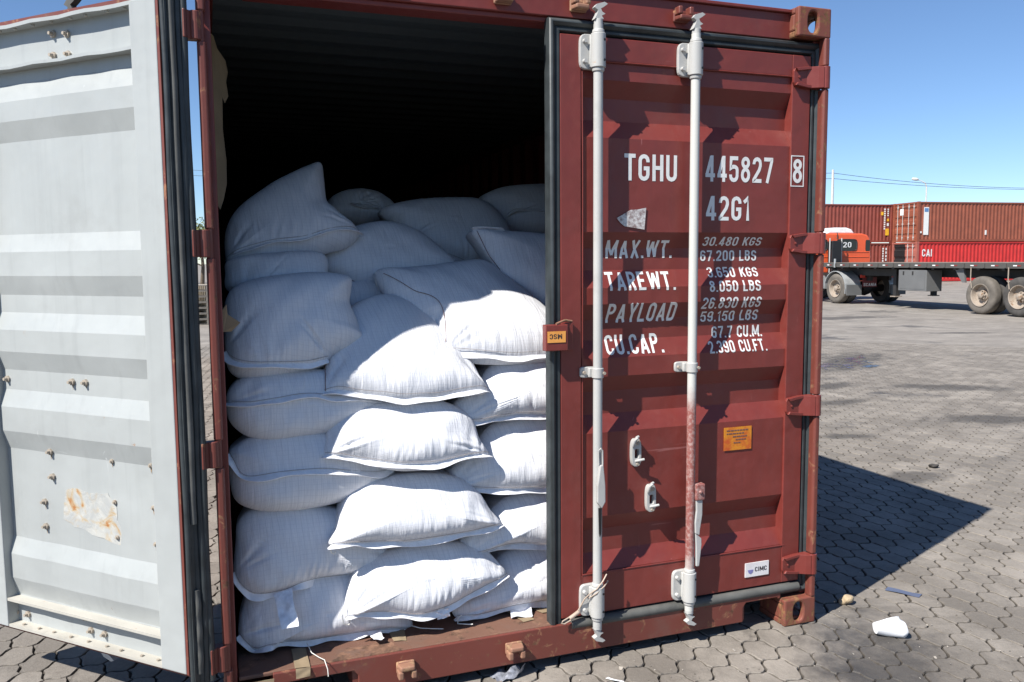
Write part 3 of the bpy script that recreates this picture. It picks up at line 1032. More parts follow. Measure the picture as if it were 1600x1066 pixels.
SACKS={
    'r1l':(0.240,0.15,0.167,0.085,0.04,0.35,[(0.057,0.249),(0.074,0.327),(0.115,0.394),(0.242,0.426),(0.456,0.409),(0.601,0.327),(0.673,0.235),(0.702,0.157),(0.593,0.168),(0.420,0.176),(0.277,0.179),(0.163,0.195),(0.116,0.171),(0.069,0.207)],[[(0.061,0.237),(0.084,0.202),(0.114,0.171),(0.145,0.198),(0.277,0.182),(0.420,0.178),(0.506,0.182),(0.593,0.173),(0.702,0.154)]]),
    'r1m':(0.150,0.35,0.272,0.078,0.00,0.72,[(0.430,0.308),(0.453,0.381),(0.494,0.441),(0.594,0.481),(0.721,0.498),(0.848,0.490),(0.975,0.453),(1.035,0.399),(1.070,0.339),(0.984,0.313),(0.902,0.287),(0.822,0.259),(0.765,0.249),(0.695,0.243),(0.575,0.271),(0.480,0.279),(0.437,0.272)],[[(0.437,0.277),(0.504,0.280),(0.575,0.273),(0.695,0.245),(0.768,0.251),(0.825,0.261),(0.905,0.289),(0.984,0.315),(1.070,0.339)]]),
    'r1r':(0.205,0.35,0.177,0.078,-0.05,1.25,[(0.862,0.211),(0.930,0.250),(1.015,0.299),(1.065,0.373),(1.138,0.404),(1.279,0.415),(1.448,0.398),(1.568,0.326),(1.584,0.249),(1.543,0.180),(1.386,0.186),(1.274,0.191),(1.109,0.189),(0.960,0.172),(0.884,0.170)],[[(0.874,0.178),(0.960,0.172),(1.109,0.189),(1.274,0.191),(1.386,0.186),(1.530,0.186)]]),
    'r2l':(0.245,0.15,0.378,0.085,0.05,0.35,[(0.050,0.477),(0.061,0.567),(0.073,0.645),(0.138,0.690),(0.298,0.687),(0.440,0.647),(0.559,0.567),(0.618,0.491),(0.668,0.428),(0.600,0.406),(0.525,0.400),(0.428,0.405),(0.332,0.405),(0.249,0.385),(0.180,0.378),(0.106,0.382),(0.059,0.424)],[[(0.052,0.470),(0.064,0.430),(0.106,0.385),(0.180,0.380),(0.238,0.387),(0.267,0.406),(0.356,0.406),(0.500,0.399),(0.601,0.408),(0.668,0.428)]]),
    'r2m':(0.155,0.35,0.554,0.078,0.00,0.72,[(0.385,0.554),(0.410,0.610),(0.426,0.663),(0.466,0.721),(0.578,0.765),(0.727,0.774),(0.877,0.747),(0.961,0.688),(1.005,0.613),(1.047,0.553),(0.996,0.547),(0.904,0.538),(0.789,0.533),(0.670,0.531),(0.534,0.542)],[[(0.387,0.554),(0.487,0.547),(0.581,0.539),(0.670,0.531),(0.787,0.533),(0.907,0.538),(0.996,0.547),(1.047,0.553)]]),
    'r2r':(0.205,0.35,0.423,0.078,-0.05,1.25,[(0.891,0.449),(0.900,0.484),(0.948,0.514),(1.022,0.574),(1.109,0.625),(1.248,0.638),(1.416,0.624),(1.565,0.563),(1.582,0.487),(1.542,0.423),(1.383,0.414),(1.265,0.424),(1.128,0.442),(1.053,0.440),(0.998,0.429),(0.911,0.417)],[[(0.903,0.420),(1.001,0.429),(1.053,0.440),(1.128,0.442),(1.265,0.424),(1.383,0.414),(1.527,0.425)]]),
    'r3l':(0.255,0.10,0.675,0.088,0.05,0.35,[(0.049,0.893),(0.068,0.923),(0.147,0.962),(0.284,0.972),(0.424,0.952),(0.543,0.896),(0.615,0.843),(0.659,0.797),(0.623,0.739),(0.535,0.705),(0.429,0.681),(0.296,0.671),(0.189,0.677),(0.118,0.695),(0.067,0.731),(0.050,0.795)],[[(0.052,0.900),(0.068,0.868),(0.079,0.826),(0.101,0.812),(0.152,0.818),(0.209,0.824),(0.301,0.824),(0.371,0.821),(0.466,0.802),(0.588,0.782),(0.659,0.797)]]),
    'r3m':(0.165,0.45,0.804,0.080,0.00,0.72,[(0.377,0.876),(0.386,0.925),(0.407,0.979),(0.470,1.026),(0.594,1.052),(0.744,1.055),(0.868,1.028),(0.951,0.971),(0.973,0.892),(1.000,0.830),(0.941,0.823),(0.837,0.809),(0.760,0.798),(0.638,0.804),(0.499,0.842),(0.431,0.861)],[[(0.379,0.876),(0.431,0.865),(0.500,0.846),(0.640,0.815),(0.759,0.807),(0.830,0.814),(0.890,0.823),(1.000,0.830)]]),
    'r3r':(0.212,0.40,0.663,0.080,-0.05,1.25,[(0.860,0.720),(0.872,0.759),(0.928,0.810),(0.997,0.867),(1.057,0.917),(1.156,0.941),(1.325,0.949),(1.478,0.927),(1.588,0.844),(1.589,0.742),(1.545,0.666),(1.385,0.647),(1.268,0.657),(1.130,0.661),(0.983,0.673),(0.868,0.685)],[[(0.864,0.690),(1.007,0.673),(1.130,0.663),(1.268,0.659),(1.386,0.650),(1.531,0.667)]]),
    'r4l':(0.275,0.15,0.930,0.090,0.08,0.35,[(0.050,1.077),(0.059,1.126),(0.111,1.168),(0.247,1.183),(0.411,1.178),(0.530,1.132),(0.603,1.088),(0.654,1.042),(0.623,1.001),(0.522,0.968),(0.397,0.941),(0.307,0.938),(0.222,0.932),(0.159,0.940),(0.096,0.971),(0.056,1.020)],[[(0.050,1.082),(0.085,1.079),(0.118,1.072),(0.151,1.076),(0.219,1.082),(0.289,1.091),(0.359,1.088),(0.406,1.073),(0.478,1.073),(0.551,1.055),(0.654,1.042)]]),
    'r4m':(0.200,0.85,1.052,0.085,0.00,0.72,[(0.386,1.092),(0.400,1.175),(0.437,1.235),(0.491,1.319),(0.542,1.401),(0.679,1.443),(0.801,1.395),(0.908,1.280),(0.975,1.180),(0.997,1.116),(1.009,1.068),(0.903,1.060),(0.799,1.051),(0.671,1.052),(0.512,1.078)],[[(0.388,1.092),(0.466,1.085),(0.535,1.075),(0.671,1.054),(0.799,1.051),(0.893,1.061),(1.009,1.068)],[(0.403,1.186),(0.396,1.132),(0.391,1.094)]]),
    'r4r':(0.240,0.50,0.936,0.080,-0.05,1.25,[(0.902,0.945),(0.884,0.993),(0.910,1.030),(0.984,1.065),(1.030,1.116),(1.087,1.163),(1.229,1.188),(1.398,1.186),(1.565,1.153),(1.616,1.058),(1.580,0.972),(1.402,0.945),(1.283,0.947),(1.145,0.950),(1.045,0.942),(0.980,0.934)],[[(0.907,0.943),(0.994,0.935),(1.045,0.944),(1.145,0.952),(1.284,0.949),(1.402,0.945),(1.565,0.970)]]),
    'r5l':(0.305,0.40,1.146,0.115,0.06,0.35,[(0.055,1.373),(0.063,1.442),(0.094,1.488),(0.166,1.515),(0.299,1.533),(0.416,1.538),(0.527,1.519),(0.530,1.467),(0.520,1.418),(0.540,1.356),(0.551,1.312),(0.567,1.271),(0.509,1.238),(0.439,1.217),(0.400,1.189),(0.280,1.159),(0.188,1.147),(0.126,1.153),(0.072,1.183),(0.053,1.238)],[[(0.054,1.255),(0.065,1.219),(0.102,1.197),(0.157,1.185),(0.247,1.182),(0.341,1.186),(0.409,1.203)]]),
    'r5m':(0.280,1.00,1.164,0.100,0.00,0.72,[(0.666,1.533),(0.760,1.540),(0.888,1.549),(1.022,1.565),(1.151,1.572),(1.236,1.501),(1.322,1.413),(1.382,1.340),(1.461,1.248),(1.418,1.185),(1.295,1.167),(1.157,1.164),(1.034,1.169),(0.945,1.180),(0.857,1.195),(0.850,1.242),(0.839,1.309),(0.780,1.347),(0.718,1.416),(0.680,1.460)],[[(0.858,1.198),(0.962,1.186),(1.060,1.175),(1.159,1.168),(1.297,1.171),(1.403,1.186)],[(0.688,1.499),(0.739,1.451),(0.798,1.396),(0.819,1.393),(0.859,1.372),(0.886,1.342),(0.886,1.293),(0.869,1.218)]]),
    'r5b':(0.800,0.50,1.452,0.100,0.00,0.00,[(0.464,1.608),(0.488,1.659),(0.593,1.722),(0.770,1.758),(0.913,1.718),(1.021,1.629),(1.078,1.561),(1.004,1.512),(0.849,1.464),(0.724,1.452),(0.608,1.471),(0.502,1.514),(0.465,1.553)],[[(0.480,1.631),(0.475,1.581),(0.480,1.539)],[(0.494,1.517),(0.608,1.474),(0.724,1.455),(0.849,1.467)]]),
    'r4b':(0.750,0.30,1.289,0.100,0.00,0.00,[(0.510,1.456),(0.609,1.496),(0.793,1.493),(0.901,1.406),(0.849,1.310),(0.663,1.289),(0.528,1.334)],[[(0.528,1.334),(0.663,1.289),(0.849,1.310)]]),
    'r5c':(0.580,0.40,1.452,0.080,0.00,0.00,[(0.070,1.539),(0.087,1.589),(0.239,1.613),(0.441,1.617),(0.466,1.541),(0.404,1.473),(0.181,1.452),(0.077,1.472)],[]),
    'r6l':(0.720,0.55,1.568,0.100,0.00,0.35,[(0.077,1.584),(0.080,1.701),(0.130,1.796),(0.242,1.887),(0.314,1.934),(0.433,1.995),(0.495,2.012),(0.502,1.945),(0.505,1.835),(0.544,1.790),(0.592,1.745),(0.627,1.698),(0.569,1.642),(0.477,1.615),(0.386,1.592),(0.230,1.577),(0.093,1.568)],[[(0.081,1.581),(0.169,1.601),(0.246,1.619),(0.389,1.635),(0.458,1.659),(0.541,1.681),(0.627,1.698)]]),
    'r6b':(1.700,0.40,1.778,0.100,0.00,0.00,[(0.606,1.801),(0.639,1.917),(0.764,1.968),(0.902,1.953),(0.994,1.876),(0.940,1.804),(0.781,1.778)],[[(0.728,1.848),(0.786,1.831),(0.873,1.835),(0.923,1.811)]]),
    'r6c':(1.150,0.60,1.526,0.110,0.00,0.00,[(0.836,1.840),(0.986,1.879),(1.191,1.896),(1.364,1.888),(1.450,1.824),(1.498,1.722),(1.461,1.606),(1.340,1.526),(1.194,1.550),(1.101,1.582),(1.010,1.621),(0.941,1.659),(0.926,1.704),(0.877,1.768),(0.837,1.800)],[[(0.925,1.659),(0.994,1.627),(1.068,1.601),(1.133,1.575),(1.201,1.549)]]),
    'r6r':(1.500,0.40,1.713,0.100,0.00,1.25,[(1.439,1.907),(1.496,1.962),(1.633,1.995),(1.869,2.007),(2.105,1.975),(2.165,1.863),(2.106,1.769),(1.898,1.720),(1.703,1.713),(1.575,1.741),(1.509,1.801)],[[(1.554,1.801),(1.588,1.823),(1.682,1.817),(1.833,1.796),(1.989,1.787)]]),
    'r5r':(0.500,0.60,1.319,0.080,0.00,1.25,[(1.123,1.714),(1.249,1.709),(1.402,1.701),(1.589,1.683),(1.766,1.614),(1.760,1.482),(1.662,1.370),(1.522,1.319),(1.412,1.344),(1.353,1.397),(1.256,1.470),(1.208,1.518),(1.178,1.589),(1.142,1.660)],[[(1.126,1.714),(1.188,1.709),(1.262,1.697)],[(1.132,1.697),(1.157,1.631),(1.186,1.569),(1.223,1.493),(1.285,1.440),(1.358,1.394)]]),
}
for s, x0, x1, z0, z1 in TEXTS:
    words = s.split()
    tw = [sum(GL[c][0] + .13 for c in w) - .13 for w in words]
    gp = .2 if s.startswith('TARE') else .5
    tot = sum(tw) + gp * (len(words) - 1)
    xx = x0
    for w, ww in zip(words, tw):
        e = xx + (x1 - x0) * ww / tot
        text_on(w, xx, e, z0 + (.005 if x0 > 1.8 and z1 - z0 < .07 else 0), z1 - (.004 if x0 > 1.8 and z1 - z0 < .07 else 0), MAT['white_print'], door_r, lambda z: prof(z) - .0011)
        xx = e + (x1 - x0) * gp / tot
mb = MB()
for a, b, c, d in ((2.287, 2.353, 1.877, 1.881), (2.287, 2.353, 2.000, 2.004), (2.287, 2.291, 1.881, 2.000), (2.349, 2.353, 1.881, 2.000)):
    mb.box(a, b, .0416, .0424, c, d)
mb.build('digit_box', MAT['white_print'], door_r)
# the last digit and its box stand on the stile
for o in list(door_r.children):
    if o.name.startswith('lettering'):
        xs = [v.co.x for v in o.data.vertices]
        if min(xs) > 2.28:
            for v in o.data.vertices:
                v.co.y += .0418 - YF + .0011

# stickers and plates on the right door
def sticker_mat(name, a, b, rough=.4, scale=25):
    t = NT(name)
    nz = t.noise(t.pos(), scale, 6, .7)
    t.set('Base Color', t.mix(t.ramp(nz, .4, .6), a, b))
    t.set('Roughness', rough)
    return t.m
MAT['silver_sticker'] = sticker_mat('torn_silver_sticker', (.62, .60, .58), (.25, .18, .17), .3, 60)
MAT['orange_plate'] = sticker_mat('orange_plate', (.62, .23, .02), (.50, .09, .02), .35, 14)
MAT['orange_label'] = sticker_mat('orange_label', (.80, .36, .08), (.74, .30, .06), .5, 20)
MAT['white_plate'] = sticker_mat('white_plate', (.72, .70, .69), (.66, .62, .62), .35, 20)
mb = MB()
mb.prism([(1.489, 1.74), (1.512, 1.752), (1.549, 1.772), (1.58, 1.774), (1.616, 1.781), (1.612, 1.735), (1.609, 1.697), (1.56, 1.704), (1.522, 1.709), (1.505, 1.722)], 1, .0475, .0495)
mb.build('torn_sticker', MAT['silver_sticker'], door_r)
mb = MB()
mb.box(1.988, 2.123, .0478, .0495, .787, .884)
mb.build('warning_plate', MAT['orange_plate'], door_r)
for i, (a, b) in enumerate(((2.0, 2.105), (2.0, 2.085), (2.03, 2.10), (2.045, 2.095), (2.035, 2.07))):
    mb = MB()
    z = .868 - i * .013
    xx = a
    rr = random.Random(i)
    while xx < b:
        w = rr.uniform(.006, .018)
        mb.box(xx, min(xx + w, b), .0468, .0477, z, z + .005)
        xx += w + .003
    mb.build('plate_print', MAT['thread'], door_r)
mb = MB()
mb.box(2.100, 2.219, .0405, .0442, .231, .292)
mb.build('maker_plate', MAT['white_plate'], door_r)
text_on('CIMC', 2.148, 2.208, .252, .272, MAT['dark_print'], door_r, lambda z: .0398, .01)
mb = MB()
mb.prism([(2.112, .262), (2.140, .262), (2.136, .250), (2.126, .244), (2.116, .250)], 1, .0395, .0402)
mb.build('maker_emblem', plain('emblem_blue', (.20, .20, .42), .5), door_r)
# lock cover over the seal
mb = MB()
mb.box(1.249, 1.297, .026, .043, 1.240, 1.347)
mb.box(1.172, 1.262, -.004, .032, 1.244, 1.342)
lockc = mb.build('lock_cover', MAT['maroon'], door_r, bevel=.003)
mb = MB()
mb.box(1.178, 1.251, -.0062, -.0048, 1.276, 1.318)
mb.build('orange_sticker', MAT['orange_label'], door_r)
text_on('MSC', 1.186, 1.236, 1.289, 1.308, MAT['dark_print'], door_r, lambda z: -.0066, .02, flip=True)
mb = MB()
mb.tube([(1.215, .0, 1.345), (1.24, .01, 1.352), (1.26, .022, 1.356), (1.292, .030, 1.351)], .0045, 8)
mb.build('weld_bead', MAT['keeper'], door_r, smooth=60)
# cable seal looped round the first rod
mb = MB()
mb.tube([(1.421, -.010, .360), (1.40, -.020, .338), (1.375, -.022, .312), (1.352, -.004, .288), (1.338, .015, .262), (1.326, .022, .235), (1.314, .024, .215),
         (1.285, .022, .199), (1.262, .018, .192), (1.243, .014, .187), (1.238, .012, .180), (1.250, .012, .176), (1.285, .016, .187), (1.30, .02, .197)], .0028, 8)
mb.tube([(1.43, -.004, .33), (1.405, -.022, .318), (1.372, -.02, .292), (1.35, .0, .27)], .0028, 8)
mb.cyl((1.275, .017, .192), (1.315, .021, .211), .008, n=10)
so = mb.build('cable_seal', plain('seal_cable', (.42, .33, .26), .5, var=.3), None, smooth=50)
thing(so, 'thin wire cable seal looped round the lock rod at the bottom of the door', 'cable seal')

# ================================================================== left door, swung back against the side
door_l = empty('door', (0, .01, 0), math.radians(135))
door_l.parent = box
door_l['label'] = 'open left door leaf showing its pale grey inner face'
IN = .100                                     # inner face, measured from the hinge axis
mb = MB()
mb.box(.060, .172, .047, IN, .235, 2.392)
mb.build('hinge_stile', MAT['grey_door'], door_l, bevel=.004)
mb = MB()
mb.box(.956, 1.15, .047, IN, .235, 2.392)
mb.build('free_stile', MAT['grey_door'], door_l, bevel=.004)
panel_mesh(.172, .956, .342, 2.252, .004, TRL).build('panel', MAT['grey_door'], door_l)
panel_mesh(.172, .956, .342, 2.252, 0, TRL).build('outer_skin', MAT['maroon'], door_l)
for nm, z0, z1, fl in (('top_rail', 2.252, 2.392, ((2.380, 2.392), (2.246, 2.256))), ('bottom_rail', .235, .342, ((.235, .245), (.335, .345)))):
    mb = MB()
    mb.box(.172, .956, .050, .0555, z0, z1)
    mb.build(nm, MAT['grey_door'], door_l)
    for a, b in fl:
        mb = MB()
        n = 12
        vs, fs = [], []
        for i in range(n + 1):
            x = .172 + .784 * i / n
            d = .0025 * math.sin(i * 1.7 + z0) if 0 < i < n else 0
            vs += [(x, .0555, a), (x, IN - .003 + d, a + d * .6), (x, IN - .003 + d, b + d * .6), (x, .0555, b)]
        for i in range(n):
            for k in range(4):
                fs.append((i * 4 + k, i * 4 + (k + 1) % 4, (i + 1) * 4 + (k + 1) % 4, (i + 1) * 4 + k))
        mb.add(vs, fs)
        mb.build('rail_flange', MAT['dusty_flange'] if nm == 'bottom_rail' else MAT['grey_door'], door_l)
mb = MB()
mb.box(.05, 1.16, .045, .09, 2.392, 2.405)
mb.build('edge_strip', MAT['maroon_worn'], door_l)
mb = MB()
mb.box(.050, .0600, .047, .098, .235, 2.392)
mb.build('edge_strip', MAT['maroon_worn'], door_l)
mb = MB()
mb.box(.05, 1.16, .047, .085, .222, .235)
mb.build('edge_strip', MAT['maroon_worn'], door_l)
# rubber seal along the hinge edge: three long lips
for k, (x, y, r, m_) in enumerate(((.040, .088, .010, 'rubber'), (.028, .070, .011, 'rubber_dusty'), (.022, .048, .012, 'rubber'), (.034, .060, .012, 'rubber'), (.014, .036, .012, 'rubber'))):
    for z0, z1 in (((.20, 2.43),) if k != 1 else ((.235, .52), (.74, 2.43))):
        mb = MB()
        n = 40
        mb.tube([(x + .0025 * math.sin(i * .5 + k) * (1 if z0 < .5 else .6), y, z0 + (z1 - z0) * i / n) for i in range(n + 1)], r, 8)
        mb.build('seal_lip', MAT[m_], door_l, smooth=50)
mb = MB()
mb.box(.030, .050, .035, .092, .205, 2.425)
mb.box(.016, .030, .030, .052, .205, 2.425)
mb.build('seal_base', MAT['rubber'], door_l)
for h in HZ:
    mb = MB()
    mb.box(.0, .10, .030, .046, h - .043, h + .043)
    mb.prism([(.0, -.012), (.022, -.012), (.060, .030), (.060, .040), (.0, .040)], 2, h - .043, h + .043)
    mb.cyl((.0, 0, h - .044), (.0, 0, h + .044), .0195, n=20)
    mb.build('hinge', MAT['maroon_worn'], door_l, bevel=.003)
BOLTS = [(.576, 2.348), (.508, 2.340), (.579, 2.278), (.507, 2.274), (.583, 1.173), (.515, 1.174), (.926, 1.166), (.99, 1.166), (.716, .914), (.714, .823), (.764, .725), (.765, .634),
         (.56, .278), (.491, .277), (.90, .278), (.965, .277), (.575, .322), (.50, .322)]
SMALL = [(.407, .908), (.222, .911), (.403, .765), (.22, .767), (.399, .641), (.217, .642)]
for s, z in BOLTS:
    y = (prof(z, TRL) + .004) if .342 < z < 2.252 else .0555
    mb = MB()
    mb.cyl((s, y, z), (s, y + .008, z), .0125, n=6)
    mb.cyl((s, y + .008, z), (s, y + .020, z), .0065, .0055, n=10)
    mb.build('bolt', MAT['bolt'], door_l)
run_m = NT('rust_run')
run_m.set('Base Color', run_m.mix(run_m.ramp(run_m.noise(run_m.pos(), 30, 5), .4, .6), (.30, .25, .19), (.30, .18, .09)))
run_m.set('Roughness', .7)
rq = random.Random(9)
for s, z in BOLTS[4:12] + SMALL:
    if not .342 < z < 2.25:
        continue
    L_ = rq.uniform(.012, .035)
    y = prof(z, TRL) + .0046
    w_ = rq.uniform(.0012, .003)
    MB().add([(s - w_ * 1.6, y, z - .006), (s + w_ * 1.6, y, z - .006), (s + w_ * .9, y + (.0002 if L_ < .03 else .0), z - .006 - L_ * .6), (s + .001, y, z - .006 - L_), (s - w_ * .7, y, z - .006 - L_ * .5)], [(0, 1, 2, 3, 4)]).build('rust_run', run_m.m, door_l)
for s, z in SMALL:
    mb = MB()
    y = prof(z, TRL) + .004
    mb.cyl((s, y, z), (s, y + .006, z), .008, n=10)
    mb.cyl((s, y + .006, z), (s, y + .011, z), .004, n=8)
    mb.build('rivet', MAT['bolt'], door_l)
for i in range(9):
    s = .2 + i * .088 + random.uniform(-.01, .01)
    mb = MB()
    mb.cyl((s, .080, .245), (s, .080, .251), .006, n=8)
    mb.build('rivet', MAT['bolt'], door_l)
    mb = MB()
    mb.cyl((s, .083, 2.380), (s, .083, 2.374), .006, n=8)
    mb.build('rivet', MAT['dusty_flange'], door_l)
def torn_mat():
    t = NT('torn_label_with_rust')
    p = t.pos()
    n1 = t.noise(p, 8, 6, .7, 2.0)
    n2 = t.noise(p, 9, 5, .62, 1.6)
    c = t.mix(t.ramp(n1, .40, .56), (.45, .445, .41), (.365, .37, .355))
    c = t.mix(t.ramp(n2, .50, .64, 0, .8), c, (.42, .30, .15))
    c = t.mix(t.ramp(n2, .61, .70), c, (.34, .13, .03))
    t.set('Base Color', c)
    t.set('Roughness', .6)
    t.bump(n1, .5, .006)
    return t.m
rr = random.Random(5)
pts = []
cor = [(.655, .775), (.60, .792), (.52, .785), (.44, .790), (.405, .768), (.395, .70), (.372, .655), (.355, .618), (.40, .612), (.47, .628), (.55, .640), (.62, .652), (.672, .668), (.668, .72)]
for i in range(len(cor)):
    p_, q_ = cor[i], cor[(i + 1) % len(cor)]
    for t_ in (0, .33, .67):
        pts.append((p_[0] + (q_[0] - p_[0]) * t_ + rr.uniform(-.004, .004), p_[1] + (q_[1] - p_[1]) * t_ + rr.uniform(-.004, .004)))
mb = MB()
mb.prism(pts, 1, .0565, .0570)
mb.build('torn_label', torn_mat(), door_l)
# cam of the lock rod showing above the top edge, and one below
for z, s in ((2.405, 1), (.225, -1)):
    mb = MB()
    mb.prism([(.53 - a * 1.2, z + s * b * 1.1) for a, b in CAM], 1, .004, .028)
    mb.cyl((.53, .016, z - s * .12), (.53, .016, z), .018, n=16)
    mb.build('cam_end', MAT['rubber_dusty'] if s > 0 else MAT['rod'], door_l, bevel=.003)

# ------------------------------------------------------------------ sacks
def catmull(pts, n):
    P = np.array(pts)
    m = len(P)
    out = []
    for i in range(m):
        p0, p1, p2, p3 = P[i - 1], P[i], P[(i + 1) % m], P[(i + 2) % m]
        for t in np.linspace(0, 1, 24, endpoint=False):
            out.append(.5 * ((2 * p1) + (-p0 + p2) * t + (2 * p0 - 5 * p1 + 4 * p2 - p3) * t ** 2 + (-p0 + 3 * p1 - 3 * p2 + p3) * t ** 3))
    out = np.array(out)
    seg = np.linalg.norm(np.roll(out, -1, 0) - out, axis=1)
    cum = np.concatenate([[0], np.cumsum(seg)])
    u = np.linspace(0, cum[-1], n, endpoint=False)
    ext = np.vstack([out, out[:1]])
    return np.stack([np.interp(u, cum, ext[:, k]) for k in (0, 1)], 1), cum[-1]

def dist_poly(P, line):
    L = np.array(line)
    best = np.full(len(P), 9.0)
    for a, b in zip(L[:-1], L[1:]):
        d = b - a
        t = np.clip(((P - a) @ d) / max(d @ d, 1e-9), 0, 1)
        best = np.minimum(best, np.linalg.norm(P - (a + t[:, None] * d), axis=1))
    return best

def resample(line, step):
    L = np.array(line)
    seg = np.linalg.norm(np.diff(L, axis=0), axis=1)
    cum = np.concatenate([[0], np.cumsum(seg)])
    u = np.linspace(0, cum[-1], max(3, int(cum[-1] / step)))
    out = np.stack([np.interp(u, cum, L[:, k]) for k in (0, 1)], 1)
    for _ in range(3):
        out[1:-1] = (out[:-2] + 2 * out[1:-1] + out[2:]) / 4
    return out

class Waves:
    """sum of sines with random phases: cheap smooth noise"""
    def __init__(self, rng, n, lo, hi, dim=1):
        self.k = np.array([[rng.uniform(lo, hi) * rng.choice((-1, 1)) for _ in range(dim)] for _ in range(n)])
        self.p = np.array([rng.uniform(0, 6.283) for _ in range(n)])
    def __call__(self, *c):
        X = np.stack([np.asarray(q, float) for q in c], -1)
        return np.mean(np.sin(np.tensordot(X, self.k, ([-1], [1])) + self.p), -1)

SACK_TOP = {}
def make_sack(key, label, back=.42):
    y0, k, zb, F, kx, xc, sil, seams = SACKS[key]
    rng = random.Random(sum(map(ord, key)) * 13)
    N = 300
    S, per = catmull(sil, N)
    c = S.mean(0)
    nrm = np.array([kx, -1, k]) / math.sqrt(1 + k * k + kx * kx)
    arc = np.arange(N) / N * per
    main = seams[0] if seams else sorted(sil, key=lambda q: q[1])[:2]
    md = np.exp(-(dist_poly(S, main) / .045) ** 2)                # near the sewn end
    tips = np.zeros(N)
    for e in (main[0], main[-1]):
        tips += np.exp(-(np.linalg.norm(S - np.array(e), axis=1) / .07) ** 2)
    wr1, wr2 = Waves(rng, 5, 120, 330), Waves(rng, 4, 60, 140)
    lump = Waves(rng, 7, 6, 17, 2)
    fold = Waves(rng, 4, 25, 60, 2)
    crease = [rng.uniform(.12, .95) for _ in range(4)]
    lean = rng.uniform(-.25, .25)
    pat = Waves(rng, 3, 5, 12, 2)
    def patch(a, b):
        return np.clip(.75 + .9 * pat(a, b), .25, 1.3)
    ml = np.array(main)
    order = np.argsort(ml[:, 0])
    def above(q):
        return np.clip((q[:, 1] - np.interp(q[:, 0], ml[order, 0], ml[order, 1])) / .01 + .6, .25, 1)
    def hfun(r):
        return np.clip(1 - r ** 3.0, 0, 1) ** .52
    def plane(xz):
        return np.stack([xz[..., 0], y0 + k * (xz[..., 1] - zb) + kx * (xz[..., 0] - xc), xz[..., 1]], -1)
    zmid, zr = c[1], max(S[:, 1].max() - S[:, 1].min(), .05)
    def bulge(xz, r, rad):
        # fuller low down, flatter above; thin corners stay thin
        g = 1.08 - .30 * np.clip((xz[..., 1] - zmid) / zr, -.5, .5)
        return F * g * hfun(r) * (1 - (1 - np.clip(rad / (1.1 * F), .35, 1.0)) * r ** 2)
    rings = [math.sin(j / 26 * math.pi / 2) for j in range(1, 27)]
    rad = np.linalg.norm(S - c, axis=1)
    V = [plane(c[None])[0] + nrm * bulge(c, np.array(0.), np.array(.3))]
    for r in rings:
        xz = c + (S - c) * r
        b = bulge(xz, np.array(r), rad)
        w = np.exp(-((r - .88) / .12) ** 2)
        w2 = np.exp(-((r - .78) / .2) ** 2)
        ds = dist_poly(xz, main)
        xw = xz[:, 0] + .012 * lump(xz[:, 0] * 2.5, xz[:, 1] * 2.5) + lean * (xz[:, 1] - zb)
        near = np.exp(-((ds - .035) / .035) ** 2) * above(xz)
        mid = np.exp(-((ds - .06) / .055) ** 2) * above(xz)
        d = (wr1(xw) * .0042 * near + wr2(xw) * .0042 * mid) * np.clip((1 - r) / .05, 0, 1) * patch(xz[:, 0], xz[:, 1])
        for (ex, ez), sg in ((main[0], 1), (main[-1], -1)):
            px_, pz_ = (xz[:, 0] - ex) * sg, xz[:, 1] - ez
            rr_ = np.hypot(px_, pz_)
            an_ = np.arctan2(pz_, np.maximum(px_, 1e-4))
            for a0 in crease:
                d -= .0065 * np.exp(-((an_ - a0) * rr_ / .006) ** 2) * np.exp(-((rr_ - .085) / .06) ** 2) * (px_ > 0) * (1 - r ** 8)
        d += lump(xz[:, 0], xz[:, 1]) * .012 * (1 - r ** 4) + fold(xz[:, 0], xz[:, 1]) * .0035 * (1 - r ** 6)
        V += list(plane(xz) + nrm * (b + d)[:, None])
    nf = len(rings)
    brs = [math.cos(j / 9 * math.pi / 2) for j in range(1, 9)]
    for r in brs:
        xz = c + (S - c) * r
        P = plane(xz)
        P[:, 1] += back * (1 - r ** 2.6) ** .5
        P += nrm * (lump(xz[:, 0], xz[:, 1]) * .01)[:, None] * (1 - r)
        V += list(P)
    P = plane(c[None])[0]
    P[1] += back
    V.append(P)
    V = np.array(V)
    Fc = [(0, 1 + i, 1 + (i + 1) % N) for i in range(N)]
    tot = nf + len(brs)
    for j in range(tot - 1):
        a = 1 + j * N
        Fc += [(a + i, a + N + i, a + N + (i + 1) % N, a + (i + 1) % N) for i in range(N)]
    a = 1 + (tot - 1) * N
    Fc += [(a + i, len(V) - 1, a + (i + 1) % N) for i in range(N)]
    base = np.array([c[0], y0, float(V[:, 2].min())])
    me = bpy.data.meshes.new('sack')
    me.from_pydata((V - base).tolist(), [], Fc)
    uvl = me.uv_layers.new(name='UVMap')
    li = np.empty(len(me.loops), int)
    me.loops.foreach_get('vertex_index', li)
    uv = np.stack([V[:, 0] + .15 * (V[:, 1] - y0), V[:, 2] + .75 * (V[:, 1] - y0)], 1)[li]
    uvl.data.foreach_set('uv', uv.astype('f4').ravel())
    bm = bmesh.new()
    bm.from_mesh(me)
    bmesh.ops.recalc_face_normals(bm, faces=bm.faces)
    bm.to_mesh(me)
    bm.free()
    o = link('sack', me, MAT['sack'])
    o.location = base
    shade(o)
    thing(o, label, 'sack', 'white sacks stacked in the container')
    ang = np.unwrap(np.arctan2(S[:, 1] - c[1], S[:, 0] - c[0]))
